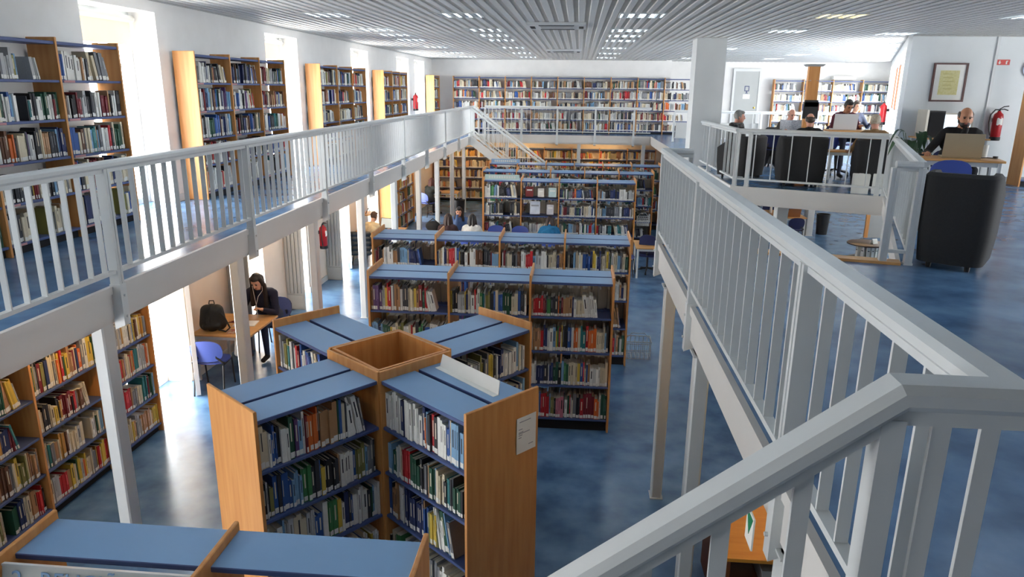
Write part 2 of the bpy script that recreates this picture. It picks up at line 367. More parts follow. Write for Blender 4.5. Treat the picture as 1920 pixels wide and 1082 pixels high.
# ================================================================== RAILINGS
BAL = MB().box((-.006,-.022,.13),(.006,.022,.965)).mesh('baluster', WHITE)
def railing(label, pts, posts, pitch, z=U, H=1.016, out=(1,0), down=.37, skipfirst=0, name='railing', group=None):
    t = thing(name, label, 'railing', (0,0,z), 0, group)
    for (a, b) in zip(pts[:-1], pts[1:]):
        v = unit(a, b); Ls = math.hypot(b[0]-a[0], b[1]-a[1]); ang = math.atan2(v.y, v.x)
        MB().beam((*a,H-.03),(*b,H-.03),.1,.06,bev=.017).build('top_rail', WHITE, t)
        MB().beam((*a,H-.075),(*b,H-.075),.05,.03).build('sub_rail', WHITE, t)
        MB().beam((*a,.125),(*b,.125),.05,.03).build('bottom_rail', WHITE, t)
        n = max(1, round(Ls/pitch))
        for i in range(1, n):
            c = (a[0]+v.x*Ls*i/n, a[1]+v.y*Ls*i/n)
            if any(math.hypot(c[0]-p[0], c[1]-p[1]) < .05 for p in posts): continue
            o = link(BAL, 'baluster', t, loc=(*c,0)); o.rotation_euler = (0,0,ang)
        pm = None
        for p in posts:
            q = Vector(p)-Vector(a); s = q.dot(v)
            if -.02 <= s < Ls+.02 and abs(q.x*v.y-q.y*v.x) < .02 and not (s > Ls-.03 and b != pts[-1]):
                if pm is None:
                    pm = MB(); pm.box((-.033,-.04,.0),(-.008,.04,H-.06)); pm.box((.008,-.04,.0),(.033,.04,H-.06))
                    pm.box((-.008,-.035,.0),(.008,.035,H-.06)); pm.add([(-.04,-.045,-down+.04),(.04,-.045,-down+.04),(.04,.045,-down),(-.04,.045,-down),(-.04,-.045,.02),(.04,-.045,.02),(.04,.045,.02),(-.04,.045,.02)], [(0,3,2,1),(4,5,6,7),(0,1,5,4),(1,2,6,5),(2,3,7,6),(3,0,4,7)])
                    for zb in (-.08,-.26):
                        pm.tube([(0,-.06,zb),(0,.06,zb)], .011, 6)
                    pm = pm.mesh('post', WHITE)
                o = link(pm, 'post', t, loc=(*p,0)); o.rotation_euler = (0,0,ang)
    return t
XL = -3.74
railing('long white steel railing along the left gallery', [(XL,.4),(XL,26.0)], [(XL,y) for y in (.42,2.9,5.42,7.95,10.47,12.97,15.5,18.0,20.5,23.0,25.95)], .168)
railing('white steel railing along the far gallery', [(XL+.35,26.74),(2.6,26.74)], [(x_,26.74) for x_ in (-3.38,-2.05,-.75,.62,2.0)], .14)
XR = .93
t = railing('broad white railing in the right foreground beside the blue floor', [(XR,1.62),(XR,7.84),(1.22,7.8)], [(XR,y) for y in (2.83,5.45,7.8)], .196)
MB().beam((1.2,7.82,.96),(1.3,8.5,.42),.06,.05,bev=.01).build('handrail_stub', WHITE, t)
railing('white railing in front of the black armchairs', [(2.72,16.4),(2.78,13.03),(4.94,12.05),(3.22,7.1),(3.0,7.14)], [(2.735,15.4),(2.78,13.03),(2.97,12.945),(4.84,12.1),(4.94,12.05),(3.22,7.1),(3.0,7.14)], .31, H=.985, down=.3)
t = railing('white railing before the far bookshelves of the reading area', [(3.1,24.3),(8.0,24.0)], [(3.1,24.3),(5.8,24.135),(8.0,24.0)], .5, H=1.0, down=0)
B('infill_panel', GREY, ((3.15,24.22,.12),(5.75,24.25,.62)), parent=t)
# near stair railing: level piece at the head, then sloping down to the left
t = thing('stair_railing', 'nearest white stair railing sloping down to the left', 'railing', (0,0,U)); H = 1.016; ys = 1.49
sl = .79; xs = [.70-.17*i for i in range(16)]
def rz_(x_): return H-(.70-x_)*sl
PL = [(-1.9,ys,rz_(-1.9)),(.70,ys,H),(XR,ys,H),(XR,1.62,H)]
def off(dz): return [(x_,y_,z_-dz) for x_, y_, z_ in PL]
MB().sweep(off(.03),.1,.06,.017).build('top_rail', WHITE, t); MB().sweep(off(.078),.05,.036).build('sub_rail', WHITE, t); MB().sweep(off(.88)[:3],.05,.03).build('bottom_rail', WHITE, t)
for i, x_ in enumerate(xs[1:]):
    o = B('baluster', WHITE, ((x_-.02,ys-.006,rz_(x_)-.88),(x_+.02,ys+.006,rz_(x_)-.09)), parent=t)
for x_ in (.80,.90): B('baluster', WHITE, ((x_-.02,ys-.006,H-.88),(x_+.02,ys+.006,H-.09)), parent=t)
B('post', WHITE, ((.665,ys-.03,-.3),(.715,ys+.03,H-.085)), parent=t)
t = thing('staircase', 'near stair with blue treads below the foreground railing', 'stairs', (0,0,0))
for i in range(14): B('tread', FLOOR, ((.70-.23*(i+1),.42,U-.18*(i+1)-.04),(.70-.23*i+.02,1.44,U-.18*(i+1))), parent=t)
MB().beam((.72,1.46,U-.2),(-2.6,1.46,U-.2-3.32*.783),.04,.26).build('stringer', WHITE, t); MB().beam((.72,.4,U-.2),(-2.6,.4,U-.2-3.32*.783),.04,.26).build('stringer', WHITE, t)
# far stair from the left gallery down to the right
t = thing('staircase', 'far stair with wooden treads descending from the left gallery corner', 'stairs', (0,0,0)); s2 = .75
def zs(x_): return U-(x_+3.74)*s2
for y_ in (25.3,26.25):
    MB().beam((-3.78,y_,zs(-3.78)-.1),(-.3,y_,zs(-.3)-.1),.05,.26).build('stringer', WHITE, t)
for i in range(14): B('tread', WOODX, ((-3.72+.245*i,25.32,zs(-3.72+.245*i)-.2),(-3.72+.245*(i+1)+.03,26.23,zs(-3.72+.245*i)-.16)), parent=t)
for y_, lb in ((25.28,''),(26.28,'')):
    r = thing('stair_railing', 'sloping white railing on the %s side of the far stair' % ('near' if y_ < 26 else 'far'), 'railing', (0,y_,0))
    MB().beam((-3.74,0,zs(-3.74)+1.0),(-.35,0,zs(-.35)+1.0),.09,.07,bev=.015).build('top_rail', WHITE, r); MB().beam((-3.74,0,zs(-3.74)+.15),(-.35,0,zs(-.35)+.15),.05,.04).build('bottom_rail', WHITE, r)
    B('post', WHITE, ((-3.78,-.03,U-.3),(-3.70,.03,U+1.0)), parent=r); B('post', WHITE, ((-.5,-.03,0),(-.43,.03,zs(-.46)+1)), parent=r)
    for i in range(1, 20):
        x_ = -3.74+i*.17; B('baluster', WHITE, ((x_-.01,-.015,zs(x_)+.15),(x_+.01,.015,zs(x_)+.97)), parent=r)
# ================================================================== BOOKCASES
ROWS = []        # every shelf row that carries books: dict(origin, rz, length, height, where)
SHM = {}
def shelf_mesh(l, d, th, name):
    k = (round(l,3), round(d,3), th, name)
    if k not in SHM: 
        m = MB().beam((0,d/2,-th/2),(l,d/2,-th/2),d,th,bev=.004)
        if name == 'top_board': m.m = [0 if i == 4 else 1 for i in range(len(m.f))]; SHM[k] = m.mesh(name, [BLUE, NAVY])
        else: SHM[k] = m.mesh(name, NAVY)
    return SHM[k]
def bookcase(label, loc, rz, nb, bw, levels, top, H, depth, double=False, short='', style='mix', fill=.95, bays=None, group=None, toptrim=True, sides='AB', foot=False, topd=None):
    t = thing('bookcase', label, 'bookcase', loc, rz, group)
    k = ('panel', depth, H)
    if k not in SHM:
        m = MB(); m.beam((0,0,H/2),(0,depth,H/2),.026,H,bev=.005); SHM[k] = m.mesh('side_panel', [WOOD])
    for i in range(nb+1): link(SHM[k], 'side_panel', t, loc=(i*bw,0,0))
    l = bw-.028; half = depth/2 if double else depth; fd = half-.03 if double else depth-.015
    for i in range(nb):
        x0 = i*bw+.014
        for side in ((0,1) if double else (0,)):
            y0 = .012 if side == 0 else depth-.012-fd
            if toptrim: link(shelf_mesh(l, topd or fd, .032, 'top_board'), 'top_board', t, loc=(x0,(depth-.005-topd) if topd else y0,top))
            for li, z in enumerate(levels): link(shelf_mesh(l, fd, .026, 'shelf'), 'shelf', t, loc=(x0,y0,z))
            if 'AB'[side] not in sides: continue
            for li, z in enumerate(levels):
                zt = levels[li+1] if li+1 < len(levels) else top
                lo = Vector((x0+.004, .03, z)) if side == 0 else Vector((x0+l-.004, depth-.03, z))
                a = rz if side == 0 else rz+math.pi
                wl = Matrix.Rotation(rz,3,'Z')@lo+Vector(loc)
                lev = ['top','second','third','fourth','bottom'][min(len(levels)-1-li,4)]
                ROWS.append(dict(o=wl, rz=a, l=l-.008, h=zt-z-.05, d=fd-.04, style=style, fill=fill, lev=lev, bay=(i if side == 0 else nb-1-i), nb=nb, short=short, side=side))
    if levels[0] > .1: B('plinth', DARK, ((.02,.06,.0),(nb*bw-.02,depth-.06,levels[0]-.03)), parent=t)
    if not foot: pass
    return t
LU, LT = [.11,.49,.87,1.25,1.64], 2.02
LG = 'wooden bookcases along the left gallery wall'
bookcase('upstairs bookcase on the left gallery, nearest the camera', (-5.31,4.16,U), R_(90), 4, 1.033, LU, LT, 2.06, .31, short='nearest upstairs bookcase', group=LG)
bookcase('upstairs wall bookcase between first and second window', (-5.31,10.0,U), R_(90), 3, 1.05, LU, LT, 2.06, .31, short='second upstairs bookcase', group=LG)
bookcase('upstairs wall bookcase between second and third window', (-5.31,15.02,U), R_(90), 3, 1.09, LU, LT, 2.06, .31, short='third upstairs bookcase', group=LG)
bookcase('upstairs wall bookcase just before the red extinguisher', (-5.31,20.02,U), R_(90), 3, .93, LU, LT, 2.06, .31, short='fourth upstairs bookcase', group=LG)
bookcase('single upstairs bookcase in the far left corner', (-5.31,27.12,U), R_(90), 1, 1.05, LU, LT, 2.06, .31, short='corner upstairs bookcase', group=LG)
bookcase('long nine-bay bookcase along the far gallery wall', (-4.78,28.12,U), 0, 9, .993, LU, LT, 2.06, .3, short='far gallery bookcase', fill=.93, style='muted')
bookcase('upstairs bookcase with pale books behind the reading area', (7.4,29.2,U), 0, 4, 1.08, LU, LT, 2.06, .3, short='reading area bookcase', style='pale')
PINKL = mat('pink_shelf_tag', (190,140,140), .7); TAGM = MB().box((0,-.004,-.024),(.17,0,-.003)).mesh('shelf_tag', PINKL)
for o in [o for o in COL.objects if o.name in ('bookcase','bookcase.001')]:
    for i in range(4 if o.name == 'bookcase' else 3):
        for z in LU: link(TAGM, 'shelf_tag', o, loc=(i*1.04+.03,.011,z))
LD = [.12,.52,.92,1.32,1.72]
bookcase('ground floor wall bookcase below the left gallery', (-5.2,4.05,0), R_(90), 4, 1.0, LD, 2.1, 2.14, .36, short='left ground-floor wall bookcase', style='warm')
bookcase('ground floor wall bookcase beyond the third window below the gallery', (-5.3,20.32,0), R_(90), 3, 1.0, LD, 2.1, 2.14, .34, short='middle ground-floor wall bookcase', style='old')
bookcase('long ground floor bookcase against the warm far wall', (-5.5,28.1,0), 0, 8, 1.06, LD, 2.1, 2.14, .34, short='far ground-floor bookcase', style='old', fill=.9)
L4 = [.17,.63,1.09,1.55]
RG = 'double-sided bookcases in rows on the ground floor'
bookcase('double-sided three-bay bookcase right behind the cross-shaped unit', (-2.58,8.6,0), 0, 3, 1.03, L4, 2.0, 2.08, .7, True, short='three-bay row bookcase', style='bright', group=RG)
bookcase('double-sided four-bay bookcase, second row behind the cross-shaped unit', (-3.2,11.0,0), 0, 4, 1.02, L4, 2.0, 2.08, .75, True, short='four-bay row bookcase', group=RG)
bookcase('double-sided four-bay bookcase with display shelf behind the students', (-2.4,18.67,0), 0, 4, .985, L4, 2.0, 2.08, .72, True, short='display row bookcase', style='dark', fill=.8, group=RG)
bookcase('double-sided five-bay bookcase just behind the display shelf row', (-2.7,20.8,0), 0, 5, .98, L4, 2.0, 2.08, .72, True, short='five-bay row bookcase', style='dark', group=RG)
bookcase('double-sided bookcase in the farthest ground floor row', (-2.77,23.0,0), 0, 6, .9, L4, 2.0, 2.08, .72, True, short='farthest row bookcase', style='dark', group=RG)
# cross-shaped unit: square box in the middle and four arms
CX, CY = -1.588, 5.85
LC = [.2,.36+.0,.77,1.18,1.59]; LC = [.36,.77,1.18,1.59]
ARM = [(-40.7,'front right arm'),(51.5,'back right arm'),(139.3,'back left arm'),(231.5,'front left arm')]
for a, nm in ARM:
    a = R_(a); d = Vector((math.cos(a), math.sin(a))); n = Vector((-d.y, d.x)); p = Vector((CX,CY))+d*.385-n*.37
    bookcase('%s of the cross-shaped wooden bookcase' % nm, (p.x,p.y,0), a, 1, 1.07, LC, 2.0, 2.08, .74, True, short="cross unit's "+nm, style='bright', fill=1., group='arms of the cross-shaped bookcase')
t = thing('box_hub', 'square open wooden box at the centre of the cross-shaped bookcase', 'bookcase', (CX,CY,0), R_(-41))
for i in range(4):
    o = B('side_panel', WOOD, ((-.355,-.362,0),(.337,-.337,2.08)), parent=t); o.rotation_euler = (0,0,i*math.pi/2)
B('floor_board', WOOD, ((-.33,-.33,1.2),(.33,.33,1.22)), parent=t)
# front unit with hanging sign
bookcase('bookcase at the lower left corner with a subject sign', (-2.75,2.74,0), 0, 2, 1.02, L4, 2.03, 2.08, .46, short='nearest ground-floor bookcase', sides='A', topd=.31)
SIGNM = mat('sign_grey', (206,210,206), .5, .02, 4); SIGNT = mat('sign_blue', (140,176,214), .6)
def text_mesh(s, size, th=.002):
    c = bpy.data.curves.new('lettering', 'FONT'); c.body = s; c.size = size; c.extrude = th
    o = bpy.data.objects.new('lettering', c); COL.objects.link(o); dg = bpy.context.evaluated_depsgraph_get()
    me = bpy.data.meshes.new_from_object(o.evaluated_get(dg)); bpy.data.objects.remove(o, do_unlink=True); return me
def letters(s, size, m, parent, loc, rot=(R_(90),0,0), bold=0):
    me = text_mesh(s, size); me.materials.clear(); me.materials.append(m); o = link(me, 'lettering', parent, loc=loc); o.rotation_euler = rot; return o
t = thing('subject_sign', 'pale grey shelf sign lettered RELIGIÃO at the lower left corner', 'sign', (-2.72,2.727,1.812)); t.rotation_euler = (R_(-14),0,0)
B('board', SIGNM, ((0,0,0),(1.0,.012,.24)), parent=t); letters('2.  RELIGIÃO', .115, SIGNT, t, (.05,-.003,.135)); B('rim', WHITE, ((0,-.006,.235),(1.0,.016,.245)), parent=t)
for i, (sx, sy, sz, lb) in enumerate(((-2.36,18.66,2.03,'pale green shelf sign on the display bookcase'),(-2.7,22.98,2.03,'pale blue shelf sign on the farthest row bookcase'))):
    t = thing('subject_sign', lb, 'sign', (sx,sy,sz)); B('board', mat('sign_green', (176,200,196), .5) if i == 0 else SIGNT, ((0,0,0),(.9,.012,.13)), parent=t)
    m = MB()
    for k in range(11): m.box((.1+k*.065,-.003,.035),(.145+k*.065,0,.095))
    m.build('lettering', SIGNM, t)
# white angle strip lying on the front right arm, and the paper notice on its end panel
def arm_pt(a, r, s, z): 
    a = R_(a); return (CX+math.cos(a)*r-math.sin(a)*s, CY+math.sin(a)*r+math.cos(a)*s, z)
t = thing('shelf_edge_strip', 'long white angled strip lying on the cross-shaped bookcase', 'strip', arm_pt(-40.7,.47,.19,2.001), R_(-44))
m = MB(); m.add([(0,0,0),(.78,0,0),(.78,-.05,.0),(0,-.05,.0),(0,0,.004),(.78,0,.004),(.78,-.05,.004),(0,-.05,.004)], [(0,1,2,3)[::-1],(4,5,6,7),(0,4,5,1)[::-1],(1,5,6,2)[::-1],(2,6,7,3)[::-1],(3,7,4,0)[::-1]]); m.build('foot', PAPER, t)
m = MB(); m.add([(0,0,.0),(.78,0,.0),(.76,.03,.105),(.0,.03,.105),(0,.006,.0),(.78,.006,.0),(.76,.036,.105),(.0,.036,.105)], [(0,1,2,3),(7,6,5,4),(0,4,5,1),(3,2,6,7),(1,5,6,2),(0,3,7,4)]); m.build('upright', PAPER, t)
t = thing('paper_notice', 'white printed notice taped to the end panel of the cross-shaped bookcase', 'notice', arm_pt(-40.7,1.472,.13,1.58), R_(-40.7+90))
B('sheet', PAPER, ((0,-.003,0),(.21,0,.3)), parent=t)
for k, (a, b, z) in enumerate(((.03,.15,.26),(.02,.06,.2),(.02,.07,.175),(.02,.14,.165),(.02,.06,.15),(.02,.05,.13),(.13,.18,.05))): B('print_line', INK, ((a,-.0045,z),(b,-.003,z+.006)), parent=t)
# ================================================================== furniture builders
def oval(a, b, n=20, p=2.5): 
    out = []
    for i in range(n):
        t = i*2*math.pi/n; c, s = math.cos(t), math.sin(t); out.append((a*math.copysign(abs(c)**(2/p), c), b*math.copysign(abs(s)**(2/p), s)))
    return out
def shell_chair(label, loc, rz, m=None, group=None):      # faces local -y
    t = thing('shell_chair', label, 'chair', loc, rz, group); m = m or CHAIRB
    MB().plate(oval(.23,.21), .022, lambda u,v,w_: (u, v, .445+w_-.25*max(0,-v-.12)**1.5+.12*u*u)).build('seat', m, t, True)
    MB().plate(oval(.225,.17,20,2.6), .018, lambda u,v,w_: (u, .235+w_+.22*(v+.1)-.55*u*u, .665+v)).build('backrest', m, t, True)
    for sx in (-1, 1):
        MB().tube([(sx*.2,-.22,0),(sx*.2,-.17,.42),(sx*.2,.1,.43)], .013, 7).build('leg', BLACK, t, True)
        MB().tube([(sx*.21,.3,0),(sx*.2,.2,.43),(sx*.2,.1,.43)], .013, 7).build('leg', BLACK, t, True)
        MB().tube([(sx*.2,.1,.43),(sx*.21,.25,.5),(sx*.13,.235,.56),(sx*.12,.235,.63)], .016, 7).build('back_bracket', BLACK, t, True)
    MB().tube([(-.2,.1,.43),(.2,.1,.43)], .012, 7).build('crossbar', BLACK, t, True)
    return t
def table(label, loc, rz, wd, dp, h=.74, top=None, group=None):   # corner origin, x width, y depth
    t = thing('table', label, 'table', loc, rz, group)
    MB().beam((0,dp/2,h-.014),(wd,dp/2,h-.014),dp,.028,bev=.005).build('table_top', top or WOODX, t)
    for sx in (.05, wd-.05):
        for sy in (.05, dp-.05): MB().beam((sx,sy,0),(sx,sy,h-.028),.045,.045,bev=.008,up=(0,1,0)).build('leg', WHITE, t)
    B('apron', WHITE, ((.05,.04,h-.085),(wd-.05,.06,h-.028)),((.05,dp-.06,h-.085),(wd-.05,dp-.04,h-.028)), parent=t)
    return t
def tub_chair(label, loc, rz, group=None, w_=.72, h=.86):    # back faces local +y
    t = thing('armchair', label, 'armchair', loc, rz, group); n = 22; vs = []; fs = []
    a = w_/2
    path = [(-a,-.30)]+[(a*math.copysign(abs(math.cos(R_(180-i*180/14)))**.38, math.cos(R_(180-i*180/14))), .02+.34*abs(math.sin(R_(i*180/14)))**.4) for i in range(15)]+[(a,-.30)]
    k = len(path)
    for i, (x_, y_) in enumerate(path):
        hh = h-.20*max(0,(.0-y_))/.3*(1 if y_ < .05 else 0)
        nx, ny = -x_, -(y_+.1); l_ = math.hypot(nx, ny); inx, iny = x_+nx/l_*.11, y_+ny/l_*.11
        for (px_, py_, pz_) in ((x_*.93,y_*.93,.06),(x_,y_,.3),(x_*1.02,y_*1.02,hh-.03),((x_*.75+inx*.25),(y_*.75+iny*.25),hh),((x_*.25+inx*.75),(y_*.25+iny*.75),hh),(inx,iny,hh-.04),(inx,iny,.2)): vs.append((px_,py_,pz_))
    for i in range(k-1): fs += [(i*7+j, (i+1)*7+j, (i+1)*7+j+1, i*7+j+1) for j in range(6)]
    fs += [tuple(range(7))[::-1], tuple(range((k-1)*7, k*7))]
    MB().add(vs, [f_[::-1] for f_ in fs]).build('shell', TUB, t, True)
    MB().plate(oval(a-.09,.28,20,4), .2, lambda u,v,q: (u, v-.03, .22+q)).build('cushion', TUB, t, True)
    for sx in (-1,1):
        for sy in (-.24,.24): MB().lathe([(.022,0),(.026,.06)], 10, (sx*(a-.14),sy,0)).build('foot', BLACK, t)
    B('base', TUB, ((-a+.1,-.26,.055),(a-.1,.24,.23)), parent=t)
    return t
def laptop(label, loc, rz, m=SILVER, open_=108, w_=.36, d_=.25, screen=None):   # screen back faces local -y, keyboard towards +y
    t = thing('laptop', label, 'laptop', loc, rz)
    MB().beam((-w_/2,d_/2,.009),(w_/2,d_/2,.009),d_,.018,bev=.004).build('base', m, t)
    B('keyboard', BLACK, ((-w_/2+.03,.05,.018),(w_/2-.03,.16,.021)), parent=t)
    a = R_(open_-90); s_, c_ = -math.sin(a), math.cos(a)
    def f_(u, v, q): return (u, s_*v+q*c_*-1, .02+c_*v-q*math.sin(a)*0)
    MB().add([(x_, s_*v+yy, .018+c_*v) for yy in (0,-.01) for x_, v in ((-w_/2,0),(w_/2,0),(w_/2,d_),(-w_/2,d_))], [(3,2,1,0),(4,5,6,7),(0,1,5,4),(1,2,6,5),(2,3,7,6),(3,0,4,7)]).build('lid', m, t)
    MB().add([(x_, s_*v+.001, .018+c_*v) for x_, v in ((-w_/2+.012,.015),(w_/2-.012,.015),(w_/2-.012,d_-.012),(-w_/2+.012,d_-.012))], [(3,2,1,0)]).build('screen', screen or BLACK, t)
    return t
def extinguisher(label, loc, rz=0, s=1.):
    t = thing('fire_extinguisher', label, 'extinguisher', loc, rz, 'red fire extinguishers'); t.scale = (s,s,s)
    MB().lathe([(.075,.0),(.08,.015),(.08,.06)], 18).build('foot', BLACK, t, True)
    MB().lathe([(.072,.06),(.076,.07),(.076,.38),(.066,.43),(.03,.46),(.025,.48)], 18).build('cylinder', RED, t, True)
    o = MB(); o.plate(oval(.05,.06,14,8), .002, lambda u,v,q: (.0775*math.sin(u/.0775), -.0775*math.cos(u/.0775)-q, .31+v)); o.build('instruction_label', PAPER, t, True)
    m = MB(); m.tube([(0,0,.47),(0,0,.51)], .018, 8); m.tube([(0,0,.51),(.05,-.02,.55),(.12,-.03,.56)], .009, 6); m.tube([(0,0,.50),(.06,-.02,.51),(.12,-.03,.49)], .009, 6); m.build('valve', BLACK, t, True)
    MB().tube([(-.01,0,.5),(-.07,-.01,.5),(-.13,-.01,.42),(-.135,-.01,.3),(-.115,-.01,.16),(-.09,-.01,.08)], .011, 7).build('hose', BLACK, t, True)
    B('wall_bracket', BLACK, ((-.03,.05,.3),(.03,.12,.36)), parent=t)
    return t
# ================================================================== PEOPLE
def sphere_pts(nu=12, nv=9):
    vs = [(0,0,-1)]; fs = []
    for j in range(1, nv):
        p = -math.pi/2+math.pi*j/nv
        vs += [(math.cos(p)*math.cos(2*math.pi*i/nu), math.cos(p)*math.sin(2*math.pi*i/nu), math.sin(p)) for i in range(nu)]
    vs.append((0,0,1)); top = len(vs)-1
    for i in range(nu):
        fs.append((0, 1+(i+1)%nu, 1+i))
        for j in range(nv-2): fs.append((1+j*nu+i, 1+j*nu+(i+1)%nu, 1+(j+1)*nu+(i+1)%nu, 1+(j+1)*nu+i))
        fs.append((1+(nv-2)*nu+i, 1+(nv-2)*nu+(i+1)%nu, top))
    return vs, fs
SPV, SPF = sphere_pts()
class Blob:                         # union of capsules / ellipsoids fused by a voxel remesh
    def __init__(s): s.mb = MB(); s.pr = []
    def cap(s, p, r0, q, r1, t=0):
        p, q = Vector(p), Vector(q); d = q-p
        if d.length < 1e-6: d = Vector((0,0,1e-5))
        M = d.to_track_quat('Z', 'Y').to_matrix()
        s.mb.add([((q if v[2] > 0 else p)+M@(Vector(v)*(r1 if v[2] > 0 else r0))) for v in SPV], SPF); s.pr.append((p, q, r0, r1, t)); return s
    def ell(s, c, r, t=0, M=None):
        c = Vector(c); M = M or Matrix.Identity(3)
        s.mb.add([c+M@Vector((v[0]*r[0], v[1]*r[1], v[2]*r[2])) for v in SPV], SPF); s.pr.append((c, c, min(r), min(r), t)); return s
    def fuse(s, vox, sm=3):
        me = s.mb.mesh('blob', WHITE); o = bpy.data.objects.new('blob', me); COL.objects.link(o)
        m = o.modifiers.new('r', 'REMESH'); m.mode = 'VOXEL'; m.voxel_size = vox; m.use_smooth_shade = True
        if sm: k = o.modifiers.new('s', 'SMOOTH'); k.factor = .5; k.iterations = sm
        dg = bpy.context.evaluated_depsgraph_get(); r = bpy.data.meshes.new_from_object(o.evaluated_get(dg)); bpy.data.objects.remove(o, do_unlink=True); bpy.data.meshes.remove(me)
        n = len(r.vertices); V = np.empty(n*3); r.vertices.foreach_get('co', V); V = V.reshape(-1,3)
        F = [tuple(p.vertices) for p in r.polygons]; bpy.data.meshes.remove(r)
        C = np.array([V[list(f_)].mean(0) for f_ in F]); best = np.full(len(C), 1e9); tg = np.zeros(len(C), int)
        for p, q, r0, r1, t in s.pr:
            p, q = np.array(p), np.array(q); d = q-p; l2 = max(d@d, 1e-9); u = np.clip(((C-p)@d)/l2, 0, 1); ds = np.linalg.norm(C-(p+u[:,None]*d), axis=1)-(r0+(r1-r0)*u)
            k = ds < best; best[k] = ds[k]; tg[k] = t
        return V.tolist(), F, tg.tolist()
def ik(a, b, l1, l2, pole):
    a, b = Vector(a), Vector(b); d = b-a; L_ = min(d.length, (l1+l2)*.999); dn = d.normalized(); x_ = (L_*L_+l1*l1-l2*l2)/(2*L_); h = math.sqrt(max(0, l1*l1-x_*x_)); p = Vector(pole); p = (p-dn*p.dot(dn)).normalized()
    return a+dn*x_+p*h
SKIN = {k: mat('skin_'+k, c, .55, .04, 30) for k, c in dict(light=(214,162,134), tan=(188,132,100), pink=(208,150,128)).items()}
def cloth(c, nm=None): return mat('cloth_%d_%d_%d' % c, c, .85, .1, 40)
def person(label, loc, rz, top, trou=(38,42,58), skin='light', hair=None, hz=.46, lean=.12, nod=20, turn=0, hands=((-.2,-.42,.78),(.2,-.42,.78)), legs=None, vox=.014, hstyle='short', beard=False, extra=None, shoe=(30,28,28), scale=1.):
    t = thing('person', label, 'person', loc, rz); t.scale = (scale,)*3; b = Blob(); Z = hz
    hip = Vector((0,0,Z+.09)); ch = Vector((0,-lean*.7,Z+.42)); nk = Vector((0,-lean,Z+.56))
    b.cap((-.085,.0,Z+.1),.125,(.085,.0,Z+.1),.125,2); b.cap((-.07,-lean*.25,Z+.22),.115,(.07,-lean*.25,Z+.22),.115,0); b.cap((-.09,-lean*.6,Z+.38),.118,(.09,-lean*.6,Z+.38),.118,0); b.cap((0,0,Z+.12),.12,ch,.13,0)
    b.cap((-.14,-lean*.9,Z+.505),.072,(.14,-lean*.9,Z+.505),.072,0); b.cap(nk-Vector((0,0,.04)),.07,nk,.06,0)
    Hm = Matrix.Rotation(R_(turn),3,'Z')@Matrix.Rotation(R_(nod),3,'X'); hc = nk+Vector((0,-.015,.03))+Hm@Vector((0,-.025,.125))
    def hp(x_,y_,z_): return hc+Hm@Vector((x_,y_,z_))
    b.cap(nk,.056,hp(0,.02,-.06),.056,1)
    b.ell(hc,(.075,.094,.112),1,Hm); b.ell(hp(0,-.035,-.062),(.056,.052,.058),1,Hm); b.cap(hp(0,-.088,.012),.010,hp(0,-.106,-.022),.015,1)
    for s in (-1,1): b.ell(hp(s*.076,.005,-.01),(.012,.022,.032),1,Hm)
    palms = []
    for s, hd in zip((-1,1), hands):
        sh = Vector((s*.185,-lean*.88,Z+.49)); hd = Vector(hd); el = ik(sh, hd, .29, .25, (s*.55,.45,-1)); fw = (hd-el).normalized()
        b.cap(sh,.062,el,.046,0); b.cap(el,.046,hd-fw*.03,.034,0); b.cap(hd-fw*.03,.028,hd,.026,1)
        side = fw.cross(Vector((0,0,1))).normalized() if abs(fw.z) < .95 else Vector((1,0,0)); nrm = side.cross(fw).normalized()
        for k in (-1.,-.33,.33,1.): b.cap(hd,.018,hd+fw*.07+side*k*.028,.013,1)
        palms.append((hd, fw, side, nrm, s))
    lg = legs or [((s*.095,0,Z+.09),(s*.13,-.43,Z+.07),(s*.13,-.40,.09)) for s in (-1,1)]
    for a, k_, f_ in lg:
        b.cap(a,.088,k_,.06,2); b.cap(k_,.058,f_,.038,2); f_ = Vector(f_); b.cap(f_-Vector((0,0,.03)),.04,f_+Vector((0,-.13,-.05)),.036,3)
    V, F, tg = b.fuse(vox); mb = MB(); mb.v = [tuple(v) for v in V]; mb.f = F; mb.m = tg
    for hd, fw, side, nrm, s in palms:        # fingers, rooted in the palm
        for k, ln in zip((-1.,-.33,.33,1.), (.062,.074,.07,.054)):
            p = hd+fw*.06+side*k*.027; q = p+fw*ln*.5-nrm*.006; e = q+fw*ln*.4-nrm*.03
            mb.tube([p,q,e],[.0095,.009,.007],6,1)
        th = hd+fw*.015-side*s*.025; mb.tube([th,th+fw*.03-side*s*.03,th+fw*.062-side*s*.032-nrm*.01],[.012,.011,.008],6,1)
    for s in (-1,1):
        mb.add([hp(s*.03+v[0]*.013,-.086+v[1]*.008,.01+v[2]*.008) for v in SPV], SPF, 4); mb.add([hp(s*.031+v[0]*.02,-.091+v[1]*.006,.028+v[2]*.005) for v in SPV], SPF, 4)
    mb.add([hp(v[0]*.022,-.087+v[1]*.008,-.058+v[2]*.008) for v in SPV], SPF, 5)
    mb.build('body', [cloth(top), SKIN[skin], cloth(trou), cloth(shoe), mat('eye_dark',(38,26,22),.4), mat('lip',(164,92,84),.5)], t, True)
